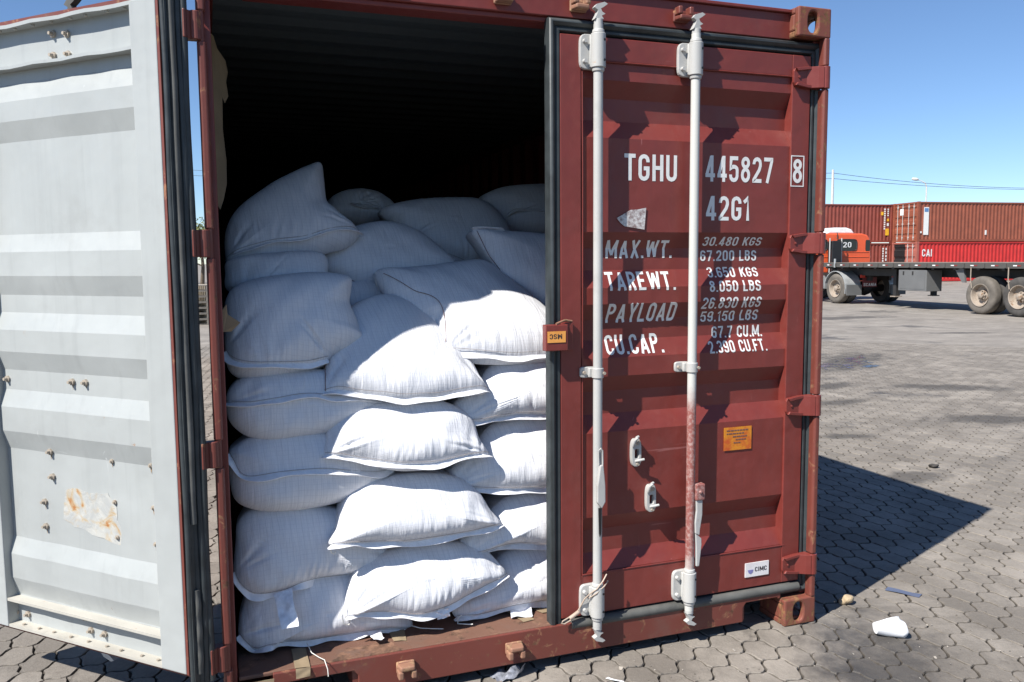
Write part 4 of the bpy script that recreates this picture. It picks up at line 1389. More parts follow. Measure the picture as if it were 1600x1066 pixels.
    def surf(q):
        d = np.array(q) - c
        a = np.arctan2(S[:, 1] - c[1], S[:, 0] - c[0])
        da = np.angle(np.exp(1j * (a - math.atan2(d[1], d[0]))))
        cand = np.argsort(np.abs(da))[:3]
        i = max(cand, key=lambda t: rad[t])
        r = min(1.0, np.linalg.norm(d) / max(rad[i], 1e-6))
        P = plane(np.array(q)[None])[0] + nrm * bulge(np.array(q), np.array(r), rad[i])
        return P, r, (S[i] - c) / max(rad[i], 1e-6)
    def ribbon(line, width, name, mat):
        L = resample(line, .007)
        mb = MB()
        wv, wd = Waves(rng, 4, 30, 110), Waves(rng, 3, 15, 50)
        t = np.arange(len(L)) * .007
        vs, fs = [], []
        raw = [surf(q) for q in L]
        def smooth(A, n=7):
            A = np.array(A, float)
            for _ in range(n):
                A[1:-1] = (A[:-2] + 2 * A[1:-1] + A[2:]) / 4
            return A
        PP, RR, OO = smooth([w[0] for w in raw]), smooth([w[1] for w in raw]), smooth([w[2] for w in raw])
        for i in range(len(L)):
            P, r, out = PP[i], RR[i], OO[i]
            od = np.array([out[0], 0, out[1]])
            edge = max(0, (r - .75) / .25)
            d = nrm * (.85 - .35 * edge) + od * .75 * edge + np.array([0, 0, -.55 * (1 - .5 * edge)])
            d /= np.linalg.norm(d)
            side = np.cross(d, np.array([1., 0, 0]))
            side /= np.linalg.norm(side)
            ww = width * (1 + .38 * float(wd(np.array([t[i]]))[0] if False else wd(t[i:i + 1])[0]))
            if i in (0, len(L) - 1):
                ww *= .7
            wav = side * .0011 * wv(t[i:i + 1])[0]
            A = P - d * .006
            B = P + d * ww * .55 + wav * .6
            E = P + d * ww + wav * 1.6
            th = side * .0016
            vs += [A + th, B + th, E + th, E - th, B - th, A - th]
        for i in range(len(L) - 1):
            for m_ in range(6):
                fs.append((i * 6 + m_, i * 6 + (m_ + 1) % 6, (i + 1) * 6 + (m_ + 1) % 6, (i + 1) * 6 + m_))
        fs += [(0, 1, 2, 3, 4, 5), tuple(len(vs) - 6 + m_ for m_ in range(6))]
        mb.add([np.array(v) - base for v in vs], fs)
        return mb.build(name, mat, o, smooth=50)
    def thread(line, mat, off=.0015, r=.0013):
        L = resample(line, .01)
        mb = MB()
        A = np.array([surf(q)[0] for q in L])
        for _ in range(5):
            A[1:-1] = (A[:-2] + 2 * A[1:-1] + A[2:]) / 4
        mb.tube([q + nrm * (off + .004) - base for q in A], r, 5)
        return mb.build('stitching', mat, o, smooth=60)
    if seams:
        ribbon(seams[0], .021, 'hem', MAT['hem'])
        for s in seams[1:]:
            thread(s, MAT['thread'])
        up_ = [(q[0], q[1] + .007) for q in seams[0]]
        thread(up_, MAT['brown_thread'], 0.0, .001)
    return o, surf, base, nrm

SL = {
 'r1l': 'white sack on the container floor in the bottom left corner, white tag tucked under it',
 'r1m': 'bright white sack in the bottom row, its hem sweeping up to the right',
 'r1r': 'white sack at the bottom right beside the closed door, resting on brown paper',
 'r2l': 'white sack with a plastic label hanging from its hem, left column',
 'r2m': 'plump sunlit sack with a string loop at its left corner, second middle from the floor',
 'r2r': 'white sack second from the floor beside the closed door',
 'r3l': 'fat sack with a seam above mid height, third from the floor, left column',
 'r3m': 'wrinkled half sunlit sack, third from the floor in the middle column',
 'r3r': 'large white sack third from the floor beside the closed door',
 'r4l': 'shaded sack with a wavy seam near its top, fourth from floor, left column',
 'r4m': 'half shaded sack lying directly under the big tilted sack in the middle column',
 'r4r': 'white sack beside the closed door just below the big tilted sack',
 'r5l': 'big rounded shaded sack with a pale curved hem by the left wall',
 'r5m': 'big tilted sack with a red stitched side, its front end in bright sun',
 'r5b': 'dark shaded sack lying behind the red stitched sack, in the middle of the heap',
 'r4b': 'dark sack glimpsed in the gap behind the red stitched sack',
 'r5c': 'shaded sack squeezed by the left wall under the peaked sack',
 'r6l': 'top left sack with one corner standing up in a peak',
 'r6b': 'dim sack far back between the peaked sack and the top centre sack',
 'r6c': 'shaded top centre sack with a white hem strip along its lower left edge',
 'r6r': 'dim topmost sack at the right, farthest back beside the closed door',
 'r5r': 'shaded sack with curved creases leaning in from the right, above the big tilted sack',
}
SK = {}
for key in SL:
    SK[key] = make_sack(key, SL[key])

def strip(name, quad, mat, parent, base=(0, 0, 0), n=8, amp=.002, thick=.0012):
    """a small limp sheet: quad = corners a b c d (a-b top edge, d-c bottom edge)"""
    a, b, c, d = [np.array(p, float) for p in quad]
    rg = random.Random(len(name) + int(a[0] * 1000))
    wv = Waves(rg, 4, 3, 9, 2)
    nn = np.cross(b - a, d - a)
    nn /= np.linalg.norm(nn)
    vs, fs = [], []
    for side in (0, 1):
        for i in range(n + 1):
            for j in range(n + 1):
                u, v = i / n, j / n
                p = (a * (1 - u) + b * u) * (1 - v) + (d * (1 - u) + c * u) * v
                p = p + nn * (amp * wv(np.array([u]), np.array([v]))[0] * 2 + side * thick)
                vs.append(p - np.array(base))
    m = (n + 1) ** 2
    for i in range(n):
        for j in range(n):
            q = i * (n + 1) + j
            f = (q, q + 1, q + n + 2, q + n + 1)
            fs += [f, tuple(x + m for x in reversed(f))]
    rim = [i * (n + 1) for i in range(n)] + [n * (n + 1) + j for j in range(n)] + [(n - i) * (n + 1) + n for i in range(n)] + [n - j for j in range(n)]
    for i in range(len(rim)):
        p, q = rim[i], rim[(i + 1) % len(rim)]
        fs.append((p, q, q + m, p + m))
    return MB().add(vs, fs).build(name, mat, parent, smooth=50)

# plastic labels and strings on the sacks
o, sf, bs, _ = SK['r2l']
P1, P2 = sf((.180, .383))[0], sf((.240, .395))[0]
strip('label_tag', [P1 + np.array([0, -.030, .004]), P2 + np.array([0, -.030, .012]), P2 + np.array([.014, -.112, -.100]), P1 + np.array([.018, -.112, -.095])], MAT['film'], o, bs, amp=.004)
o, sf, bs, _ = SK['r1l']
P1 = sf((.512, .188))[0]
strip('label_tag', [P1 + np.array([0, -.018, .002]), P1 + np.array([.045, -.018, .004]), P1 + np.array([.052, -.075, -.006]), P1 + np.array([.012, -.075, -.006])], MAT['hem'], o, bs, amp=.003)
o, sf, bs, _ = SK['r1r']
P1 = sf((1.09, .180))[0]
strip('label_tag', [P1 + np.array([0, -.02, .006]), P1 + np.array([.09, -.02, .012]), P1 + np.array([.075, -.085, -.004]), P1 + np.array([-.01, -.075, -.004])], MAT['film'], o, bs, amp=.007)
o, sf, bs, _ = SK['r1m']
P1 = sf((.775, .235))[0]
strip('label_tag', [P1 + np.array([-.01, -.024, .030]), P1 + np.array([.04, -.024, .034]), P1 + np.array([.045, -.026, -.002]), P1 + np.array([-.005, -.026, -.006])], MAT['film'], o, bs, amp=.005)
o, sf, bs, _ = SK['r5c']
P1 = sf((.075, 1.435))[0]
strip('label_tag', [P1 + np.array([0, -.03, .02]), P1 + np.array([.04, -.03, .0]), P1 + np.array([.045, -.035, -.03]), P1 + np.array([.01, -.035, -.025])], MAT['film'], o, bs, amp=.005)
def string(key, q, pts, r=.0022):
    o, sf, bs, _ = SK[key]
    P = sf(q)[0]
    MB().tube([P + np.array(p) - bs for p in pts], r, 6).build('tie_string', MAT['twine'], o, smooth=60)
string('r2m', (.396, .540), [(.004, -.01, .012), (-.008, -.016, .022), (-.016, -.02, .012), (-.010, -.02, -.006), (.0, -.014, -.014), (.006, -.01, -.006)])
string('r1m', (.446, .270), [(.0, -.012, .05), (-.020, -.02, .045), (-.030, -.024, .02), (-.024, -.024, -.006), (-.006, -.02, -.016), (.004, -.012, .0)])
string('r1r', (.888, .171), [(.0, -.012, .02), (-.016, -.02, .012), (-.020, -.028, -.006), (-.006, -.045, -.002), (.012, -.06, -.0), (.03, -.065, .0)])
string('r1l', (.290, .186), [(.0, -.02, .0), (.01, -.08, -.012), (.03, -.13, -.010), (.045, -.165, -.006), (.052, -.190, -.03), (.053, -.192, -.055)], .0018)
string('r1l', (.690, .172), [(.0, -.01, .0), (.03, -.04, -.002), (.07, -.06, -.002), (.11, -.075, -.003)], .0018)
string('r5m', SACKS['r5m'][6][0], [(.0, -.01, .0), (-.004, -.02, -.03), (.002, -.02, -.06)], .0018)

# ------------------------------------------------------------------ paper, litter
def ragged(name, pts, y, lean, mat, label, cat, group=None):
    """a torn sheet of paper: outline in x,z, hung at depth y and leaning inwards"""
    mb = MB()
    n = len(pts)
    rg = random.Random(n * 3 + int(y * 100))
    vs = []
    for s in (0, .0015):
        for x, z in pts:
            vs.append((x, y + s + lean * (x - .05) + .012 * math.sin(z * 9 + x * 30), z))
    cx = sum(p[0] for p in pts) / n
    mb.add(vs, [tuple(range(n)), tuple(range(2 * n - 1, n - 1, -1))] + [(i, (i + 1) % n, (i + 1) % n + n, i + n) for i in range(n)])
    o = mb.build(name, mat)
    thing(o, label, cat, group)
    return o
ragged('paper_lining', [(.047, 2.42), (.060, 2.41), (.072, 2.37), (.100, 2.34), (.108, 2.30), (.100, 2.26), (.106, 2.21), (.092, 2.18), (.084, 2.20), (.078, 2.12), (.084, 2.05), (.090, 1.97), (.088, 1.88), (.074, 1.82), (.060, 1.78), (.047, 1.80)],
       .48, 1.6, MAT['kraft'], 'torn brown paper lining hanging inside the left wall of the open container', 'paper')
ragged('paper_lining', [(.047, 1.42), (.062, 1.44), (.064, 1.405), (.105, 1.375), (.075, 1.345), (.047, 1.345)],
       .16, .3, MAT['kraft'], 'small pointed scrap of brown paper sticking out beside the left sacks', 'paper')
def flat_paper(quad, label, y_fold=None, lift=.0):
    o = strip('paper_scrap', quad, MAT['kraft'], None, n=6, amp=.0012)
    thing(o, label, 'paper')
    return o
flat_paper([(.238, .19, .172), (.288, .175, .172), (.288, .030, .170), (.236, .036, .170)], 'brown paper strip folded over the sill below the left sack')
flat_paper([(.238, .0278, .170), (.288, .0262, .170), (.286, .020, .140), (.238, .022, .136)], 'drooping end of the brown paper strip on the sill face')
flat_paper([(.600, .215, .171), (.660, .20, .171), (.650, .110, .170), (.604, .120, .170)], 'small square of brown paper on the rusty sill between the tags')
flat_paper([(1.085, .215, .171), (1.14, .225, .171), (1.165, .108, .170), (1.115, .100, .170)], 'brown paper scrap on the sill below the crumpled film')
flat_paper([(1.17, .26, .173), (1.36, .27, .173), (1.36, .140, .171), (1.215, .150, .171)], 'brown paper sheet under the bottom right sack beside the door')
flat_paper([(.075, .024, .150), (.165, .022, .152), (.160, .020, .095), (.08, .022, .098)], 'brown paper scrap hanging in front of the left end of the sill')

# white crushed cup
cup = MB()
n, m = 28, 9
vs, fs = [], []
cx, cy = 2.635, -.215
ax = Vector((.92, -.36, 0)).normalized()
sdv = Vector((.36, .92, 0)).normalized()
for i in range(m):
    t = i / (m - 1)
    r = .026 + .020 * t
    for k in range(n):
        a = 2 * math.pi * k / n
        sq = .74 + .20 * math.sin(2.3 * t + .5)
        u = r * math.cos(a) * (1.12 + .1 * math.sin(3 * a + t * 2))
        w = r * sq * math.sin(a) + .004 * math.sin(5 * a + 3 * t) * t
        p = Vector((cx, cy, 0)) + ax * (-.055 + .11 * t + .008 * math.cos(a * 2) * t) + sdv * u
        vs.append((p.x, p.y, max(.002, .030 + .006 * t + w)))
for i in range(m - 1):
    for k in range(n):
        fs.append((i * n + k, i * n + (k + 1) % n, (i + 1) * n + (k + 1) % n, (i + 1) * n + k))
fs.append(tuple(range(n)))
cup.add(vs, fs)
o = cup.build('paper_cup', plain('white_cup', (.82, .82, .82), .5, var=.03), None, smooth=60)
o.modifiers.new('thick', 'SOLIDIFY').thickness = .001
thing(o, 'crushed white cup lying on the paving right of the container', 'cup')

def rock(name, c, r, mat, label, cat, sq=(1, 1, .75), seed=0):
    bm = bmesh.new()
    bmesh.ops.create_icosphere(bm, subdivisions=3, radius=1)
    rg = random.Random(seed)
    wv = Waves(rg, 5, 1.2, 3.2, 3)
    for v in bm.verts:
        d = 1 + .28 * wv(np.array([v.co.x]), np.array([v.co.y]), np.array([v.co.z]))[0] * 2
        v.co = Vector((v.co.x * r * sq[0] * d, v.co.y * r * sq[1] * d, v.co.z * r * sq[2] * d))
    me = bpy.data.meshes.new(name)
    bm.to_mesh(me)
    bm.free()
    o = link(name, me, mat)
    o.location = (c[0], c[1], r * sq[2] * .8)
    thing(o, label, cat)
    return o
o = rock('bread_lump', (2.70, .105), .026, plain('tan_lump', (.42, .32, .20), .9, var=.25, scale=30, bump=.4), 'tan crumpled lump lying at the edge of the container shadow', 'litter', (1.25, .9, .85), 3)
rock('pebble', (5.10, 1.87), .035, plain('dark_stone', (.05, .045, .04), .9), 'dark pebble on sunlit paving beyond the tip of the container shadow', 'stone', (1.3, .8, .5), 5)
o = strip('plastic_strip', [(2.98, .16, .004), (3.02, .185, .004), (3.10, .055, .004), (3.06, .035, .004)], plain('blue_film', (.10, .115, .17), .35), None, n=6, amp=.002)
thing(o, 'flat blue plastic strip on the paving near the crushed cup', 'litter')
o = strip('plastic_wrapper', [(.955, .05, .004), (1.065, .06, .012), (1.085, .0, .03), (.975, -.015, .006)], plain('clear_film', (.20, .21, .24), .12, var=.5, scale=60, bump=.9, bscale=50), None, n=8, amp=.012)
thing(o, 'shiny clear plastic wrapper on the ground under the sill', 'litter')
o = strip('white_splinter', [(.0, 0, 0), (.012, .002, 0), (.05, -.055, .004), (.043, -.058, .004)], MAT['hem'], None, n=4, amp=.001)
o.location = (1.36, -.125, .004)
thing(o, 'thin white splinter on the paving below the lock rods', 'litter')
# crumbs scattered on the paving: uncountable
mb = MB()
rg = random.Random(11)
for i in range(300):
    t = rg.random()
    if t < .55:
        x, y = rg.uniform(1.0, 3.2), rg.uniform(-.75, .05)
    elif t < .8:
        x, y = rg.uniform(2.5, 5.5), rg.uniform(-.6, 3.0)
    else:
        x, y = rg.uniform(-1.2, .2), rg.uniform(-.9, .6)
    s = rg.uniform(.0015, .0045) if rg.random() < .9 else rg.uniform(.005, .009)
    a = rg.uniform(0, 3.14)
    c, s_ = math.cos(a) * s, math.sin(a) * s
    z = .001
    mb.add([(x - c, y - s_, z), (x + s_, y - c, z), (x + c * 1.6, y + s_ * 1.6, z + s * .5), (x - s_, y + c, z + s * .9)], [(0, 1, 2, 3), (0, 3, 1), (1, 3, 2)])
o = mb.build('crumbs', plain('pale_crumbs', (.36, .32, .27), .9, var=.4, scale=90))
o['kind'] = 'stuff'
o['label'] = 'pale crumbs and chips scattered over the paving'
o['category'] = 'debris'
# puddle left on the paving
rg = random.Random(4)
pts = []
dirv = Vector((.79, .61))
sdv2 = Vector((-.61, .79))
for i in range(48):
    a = 2 * math.pi * i / 48
    r = 1 + .28 * math.sin(3 * a + 1) + .16 * math.sin(7 * a) + rg.uniform(-.06, .06)
    q = Vector((9.05, 7.15)) + dirv * (.95 * r * math.cos(a)) + sdv2 * (.33 * r * math.sin(a))
    pts.append((q.x, q.y))
t = NT('puddle_water')
t.set('Base Color', (.02, .02, .022))
t.set('Roughness', .13)
t.set('IOR', 1.33)
t.bump(t.noise(t.pos(), 3, 2), .02, .01)
tb = t.n('ShaderNodeBsdfTransparent')
mx = t.n('ShaderNodeMixShader')
t.t.links.new(t.ramp(t.noise(t.pos((1, 1, 1), 'World'), 4.5, 5, .65), .43, .48), mx.inputs[0])
t.t.links.new(t.b.outputs[0], mx.inputs[1])
t.t.links.new(tb.outputs[0], mx.inputs[2])
t.t.links.new(mx.outputs[0], t.t.nodes['Material Output'].inputs['Surface'])
o = MB().prism(pts, 2, -.004, .0025).build('puddle', t.m)
o['kind'] = 'structure'

# ------------------------------------------------------------------ container stacks across the yard
def faded(name, col):
    return painted(name, col, rust=.16, rustcol=(.16, .06, .03), rough=.5, var=.16, dirt=.2, streak=.3, rscale=1.5)
FAR = {'brown': faded('faded_brown_paint', (.235, .066, .036)), 'maroon': faded('faded_maroon_paint', (.21, .045, .030)), 'red': faded('bright_red_paint', (.46, .022, .020)), 'pinkish': faded('faded_pink_paint', (.32, .10, .075))}
def far_box(loc, rz, z, mat, label, group, endmat=None, shade_panel_left=False, lettering=()):
    root = empty('shipping_container', (loc[0], loc[1], z), rz)
    thing(root, label, 'container', group)
    L_, W_, H_ = 12.192, 2.438, 2.591
    endmat = endmat or mat
    cs = corr(L_ - .16, .278, .036, .16)
    for y, s in ((.03, 1), (W_ - .03, -1)):
        o = sheet(cs, .16, H_ - .10, lambda a, d, zz: (a, y + s * d, zz)).build('side_wall', mat, root)
    mb = MB()
    for y in (0.004, W_ - .064):
        mb.box(.16, L_ - .16, y, y + .06, H_ - .10, H_ - .015)
        mb.box(.16, L_ - .16, y, y + .06, .03, .16)
    mb.build('side_rail', mat, root)
    mb = MB()
    mb.box(.06, L_ - .06, .06, W_ - .06, H_ - .05, H_ - .03)
    mb.build('roof', mat, root)
    MB().box(.1, L_ - .1, .07, W_ - .07, .12, .15).build('floor', MAT['plywood'], root)
    MB().box(L_ - .09, L_ - .05, .07, W_ - .07, .16, H_ - .1).build('end_wall', mat, root)
    for x in (0, L_ - .178):
        for y in (0, W_ - .162):
            for zz in (0, H_ - .118):
                MB().box(x, x + .178, y, y + .162, zz, zz + .118).build('corner_casting', endmat if x == 0 else mat, root)
            MB().box(x + .01, x + .165, y + .006, y + .15, .118, H_ - .118).build('corner_post', endmat if x == 0 else mat, root)
    MB().box(.03, .16, .162, W_ - .162, H_ - .118, H_ - .01).build('header', endmat, root)
    MB().box(.03, .16, .162, W_ - .162, .03, .15).build('sill', endmat, root)
    for k in (0, 1):
        y0, y1 = (.155, W_ / 2 - .008) if k == 0 else (W_ / 2 + .008, W_ - .155)
        mb = MB()
        zs = [.155, .36, .40, .50, .58, .86, .92, 1.04, 1.12, 1.40, 1.46, 1.58, 1.66, 2.05, 2.10, 2.20, 2.28, 2.47]
        vs, fs = [], []
        for i, zz in enumerate(zs):
            d = .07 if i % 4 in (0, 1) else .115
            vs += [(d, y0, zz), (d, y1, zz)]
        for i in range(len(zs) - 1):
            fs.append((2 * i, 2 * i + 1, 2 * i + 3, 2 * i + 2))
        d_ = mb.add(vs, fs).build('door', MAT['black'] if shade_panel_left and k == 1 else endmat, root)  # with the flag, a black panel paints the shade inside an open doorway
        if shade_panel_left and k == 1:
            continue
        for f in (.28, .74):
            yy = y0 + (y1 - y0) * f
            MB().cyl((.045, yy, .12), (.045, yy, H_ - .10), .021, n=8).build('lock_rod', MAT['rod'], d_)
            for zz in (.3, 1.2, 2.3):
                MB().box(.03, .075, yy - .05, yy + .05, zz - .05, zz + .05).build('rod_bracket', MAT['rod'], d_)
    for s, u0, u1, z0, z1, m_, kind in lettering:
        if kind == 'side':
            me = text_on(s, u0, u1, z0, z1, m_, root, lambda zz: .022, .03)
        elif kind == 'side_v':       # a column of small white marks, too far off to read
            n_ = len(s)
            for i_ in range(n_):
                zt = z1 - (z1 - z0) * i_ / n_
                MB().box(u0, u1, .012, .022, zt - (z1 - z0) / n_ * .68, zt).build('white_mark', m_, root)
        elif kind == 'plate':
            MB().box(u0, u1, .012, .022, z0, z1).build('marking_panel', m_, root)
        elif kind == 'plate2':
            MB().box(u0, u1, .004, .0115, z0, z1).build('marking_panel', m_, root)
        elif kind == 'endplate':
            MB().box(.04, .05, u0, u1, z0, z1).build('marking_panel', m_, root)
    return root
RZ = math.atan2(-.124, .992)
WP, YP, BP = MAT['white_print'], plain('yellow_decal', (.75, .42, .03), .5), plain('blue_decal', (.10, .22, .42), .5)
RS = (43.30, 39.30)
far_box(RS, RZ, 0, FAR['red'], 'bright red container under the brown one, shade inside one open end made as a black panel', 'containers stacked across the yard', FAR['pinkish'], True,
        [('CAI', .42, 1.16, 1.64, 2.12, WP, 'side')])
far_box(RS, RZ, 2.593, FAR['brown'], 'brown container with a tall white banner, stacked on the red one', 'containers stacked across the yard', FAR['brown'], False,
        [('x', .45, .82, .45, 2.23, WP, 'plate'), ('x', .49, .78, 1.93, 2.17, BP, 'plate2'), ('x', .22, .33, .56, .68, WP, 'plate'), ('x', 5.15, 5.28, .45, .75, WP, 'plate'), ('x', 1.45, 1.78, 1.78, 2.20, WP, 'endplate')])
LX, LY = 43.90 - 12.192 * .992, 41.96 + 12.192 * .124
for z, lab, let in ((0, 'maroon container at the bottom of the stack behind the orange truck cab', [('.......', 11.42, 11.52, 1.1, 2.25, WP, 'side_v'), ('....', 11.66, 11.75, 1.3, 2.25, WP, 'side_v')]),
                    (2.593, 'maroon container with yellow decals on top of the stack behind the orange cab', [('..........', 11.46, 11.57, .85, 2.3, WP, 'side_v'), ('....', 11.72, 11.81, 1.75, 2.3, WP, 'side_v'), ('x', 11.60, 11.86, .50, .95, YP, 'plate'), ('x', 11.70, 11.84, 1.13, 1.32, WP, 'plate'), ('x', 11.70, 11.84, 1.45, 1.62, YP, 'plate'), ('x', 11.22, 11.40, 1.85, 2.08, YP, 'plate')])):
    far_box((LX, LY), RZ, z, FAR['maroon'], lab, 'containers stacked across the yard', None, False, let)

# ------------------------------------------------------------------ truck and trailer
T_ANG = math.atan2(.995, .092) - math.pi / 2
TO = (20.06, 14.45)
tyre_m = plain('tyre_rubber', (.06, .055, .05), .85, var=.35, scale=5, bump=.2)
tyre_dusty = plain('dusty_tyre', (.12, .105, .088), .9, var=.3, scale=4, bump=.2)
rim_m = painted('dirty_rim', (.30, .25, .20), rust=.7, rustcol=(.20, .12, .07), rough=.6, rscale=9)
deck_m = plain('weathered_deck', (.21, .165, .13), .85, var=.3, scale=3)
steel_m = painted('grey_steel', (.075, .07, .063), rust=.2, rough=.5, rscale=3)
box_m = painted('grey_box', (.13, .13, .128), rust=.1, rough=.45, rscale=3)
chass_m = plain('chassis_black', (.02, .018, .017), .6, var=.3)
orange_m = painted('orange_cab_paint', (.70, .105, .035), rust=.02, rough=.32, var=.06, dirt=.12, rscale=3)
glass_m = plain('dark_glass', (.012, .014, .016), .06, var=0)
silver_m = plain('silver_fender', (.42, .43, .43), .35, metal=.3, var=.15, scale=4)
def wheel(parent, x, y, r=.52, w=.30, mt=tyre_m, face=-1):
    """axle along local x; outer face towards face*x"""
    mb = MB()
    p = [(r * .58, 0), (r * .62, .02), (r * .80, -.004), (r * .93, .012), (r * .985, .045), (r, .09), (r, w - .09), (r * .985, w - .045), (r * .93, w - .01), (r * .6, w)]
    mb.lathe(p, (x, y, r), (-face, 0, 0), 40)
    t_ = mb.build('wheel', mt, parent, smooth=40)
    mb = MB()
    mb.lathe([(r * .60, -.004), (r * .56, .004), (r * .54, .06), (r * .50, .13), (r * .30, .16), (r * .28, .12), (r * .17, .10), (r * .16, .02), (r * .10, .0), (.001, .0)], (x, y, r), (-face, 0, 0), 36)
    mb.build('rim', rim_m, t_, smooth=40)
    mb = MB()
    for k in range(8):
        a = k * math.pi / 4
        c = (y + math.cos(a) * r * .225, r + math.sin(a) * r * .225)
        mb.cyl((x - face * .10, *c), (x - face * .055, *c), .018, n=8)
    mb.build('hub_nuts', rim_m, t_)
    return t_
tr = empty('flatbed_trailer', (TO[0], TO[1], 0), T_ANG)
thing(tr, 'long flatbed trailer with a weathered grey deck and dusty rear wheels', 'trailer')
D0, D1 = -4.6, 7.4
MB().box(.03, 2.47, D0 + .02, D1, 1.33, 1.395).build('deck_frame', steel_m, tr)
for i in range(10):
    MB().box(.04 + i * .242, .04 + i * .242 + .236, D0, D1, 1.396, 1.425).build('deck_board', deck_m, tr)
for x0, x1 in ((-.005, .028), (2.472, 2.505)):
    MB().box(x0, x1, D0, D1, 1.27, 1.42).build('side_rail', steel_m, tr)
for i in range(16):
    y = D0 + .5 + i * .72
    MB().box(-.012, -.006, y, y + .12, 1.33, 1.36).build('reflector', plain('white_reflector', (.7, .7, .68), .3) if i == 0 else bpy.data.materials['white_reflector'], tr)
    MB().box(-.0115, -.006, y - .12, y, 1.33, 1.36).build('reflector', plain('red_reflector', (.22, .03, .025), .3) if i == 0 else bpy.data.materials['red_reflector'], tr)
    MB().box(-.03, -.0055, y + .33, y + .39, 1.285, 1.40).build('stake_pocket', steel_m, tr)
for x in (.62, 1.75):
    MB().box(x, x + .12, D0 + .1, D1 - .3, .98, 1.329).build('beam', chass_m, tr)
for i in range(14):
    MB().box(.03, 2.47, D0 + .4 + i * .85, D0 + .5 + i * .85, 1.22, 1.3295).build('cross_member', chass_m, tr)
for y in (0, -1.27):
    wheel(tr, .02, y, .525, .28, tyre_dusty if y == 0 else tyre_m)
    wheel(tr, .34, y, .525, .28)
    wheel(tr, 2.48, y, .525, .28, face=1)
    wheel(tr, 2.16, y, .525, .28, face=1)
    MB().cyl((.3, y, .525), (2.2, y, .525), .09).build('axle', chass_m, tr)
    MB().box(.68, .80, y - .5, y + .5, .62, .80).build('leaf_spring', chass_m, tr)
    MB().tube([(-.02, y + .30, 1.30), (-.03, y + .29, 1.0), (-.02, y + .25, .72)], .015, 6).build('hanging_strap', rim_m, tr)
mb = MB()
mb.prism([(.70, 1.28), (1.05, 1.28), (.74, .86), (.62, .86)], 0, .10, .16)
mb.build('mudflap_arm', box_m, tr)
MB().box(.04, .60, 2.05, 3.25, .56, 1.20).build('tool_box', box_m, tr, bevel=.01)
MB().box(.033, .039, 2.12, 3.18, .62, 1.14).build('box_lid', box_m, tr)
for y in (2.6, 3.0):
    MB().box(.02, .034, y, y + .05, 1.05, 1.16).build('latch', chass_m, tr)
for x in (.45, 1.9):
    MB().box(x, x + .14, 3.85, 3.99, .35, 1.3295).build('landing_leg', chass_m, tr)
    MB().box(x - .06, x + .20, 3.80, 4.04, .32, .349).build('leg_foot', rim_m, tr)
MB().box(-.03, .0, D1 - 1.05, D1 - .98, 1.26, 1.56).build('stake', silver_m, tr)

tk = empty('truck_tractor', (TO[0], TO[1], 0), T_ANG)
thing(tk, 'orange truck tractor numbered 20 with silver rear fenders, coupled to the flatbed', 'truck')
AY = 6.45
for y in (AY,):
    wheel(tk, .06, y, .52, .28, tyre_dusty)
    wheel(tk, .37, y, .52, .28)
    wheel(tk, 2.44, y, .52, .28, face=1)
    wheel(tk, 2.13, y, .52, .28, face=1)
    MB().cyl((.3, y, .52), (2.2, y, .52), .12).build('axle', chass_m, tk)
    MB().lathe([(.001, -.2), (.22, -.16), (.27, 0), (.22, .16), (.001, .2)], (1.25, y, .52), (1, 0, 0), 20).build('differential', chass_m, tk, smooth=50)
wheel(tk, .12, AY + 3.7, .52, .3)
wheel(tk, 2.38, AY + 3.7, .52, .3, face=1)
for x in (.80, 1.55):
    MB().box(x, x + .10, AY - .9, AY + 4.4, .80, 1.05).build('chassis_rail', chass_m, tk)
for x0, x1 in ((.04, .66), (1.84, 2.46)):
    mb = MB()
    pr = []
    for k in range(13):
        a = math.radians(-18 + k * 200 / 12)
        pr.append((AY + .60 * math.cos(a) * -1, .54 + .60 * math.sin(a)))
    inner = [(AY + (p[0] - AY) * .965, .54 + (p[1] - .54) * .965) for p in reversed(pr)]
    mb.prism(pr + inner, 0, x0, x1)
    f_ = mb.build('fender', silver_m, tk)
    MB().box(x0 + .01, x1 - .01, AY - .66, AY - .64, .30, .66).build('mud_flap', box_m, tk)
MB().box(.67, 1.22, AY - .70, AY - .67, .58, .92).build('rear_plate', plain('plate_red', (.16, .03, .03), .6), tk)
text_on('SCANIA', .69, 1.20, .61, .72, MAT['white_print'], tk, lambda z: AY - .706, .04)
for x in (.66, 1.86):
    MB().box(x - .09, x + .07, AY - .72, AY - .66, .90, 1.0).build('tail_light', plain('tail_red', (.55, .05, .03), .3), tk)
# cab: rounded shell seen from behind
C0, C1 = AY + 1.75, AY + 3.3
CX0, CX1 = -.02, 2.86
prof_c = [(CX0, 1.02), (CX0 - .01, 1.6), (CX0 + .06, 2.30), (CX0 + .16, 2.44), (CX0 + .40, 2.50), (CX1 - .40, 2.50), (CX1 - .16, 2.44), (CX1 - .06, 2.30), (CX1 + .01, 1.6), (CX1, 1.02)]
mb = MB()
mb.prism(prof_c, 1, C0, C1)
cab = mb.build('cab', orange_m, tk, bevel=.06, seg=4)
mb = MB()
mb.prism([(C1 + .003, 1.05), (C1 + .003, 1.95), (C1 + .5, 1.62), (C1 + 1.5, 1.50), (C1 + 1.62, 1.3), (C1 + 1.62, .7), (C1 + .003, .7)], 0, .25, 2.05)
mb.build('bonnet', orange_m, tk, bevel=.08, seg=3)
for a, b in ((.10, .92), (1.38, 2.20)):
    mb = MB()
    mb.prism(oval((a + b) / 2, 2.07, (b - a) / 2, .19, 24, 6), 1, C0 - .006, C0 + .03)
    mb.build('rear_window', glass_m, cab)
mb = MB()
mb.prism(oval(2.70, 2.05, .10, .21, 24, 6), 1, C0 - .006, C0 + .03)
mb.build('rear_window', glass_m, cab)
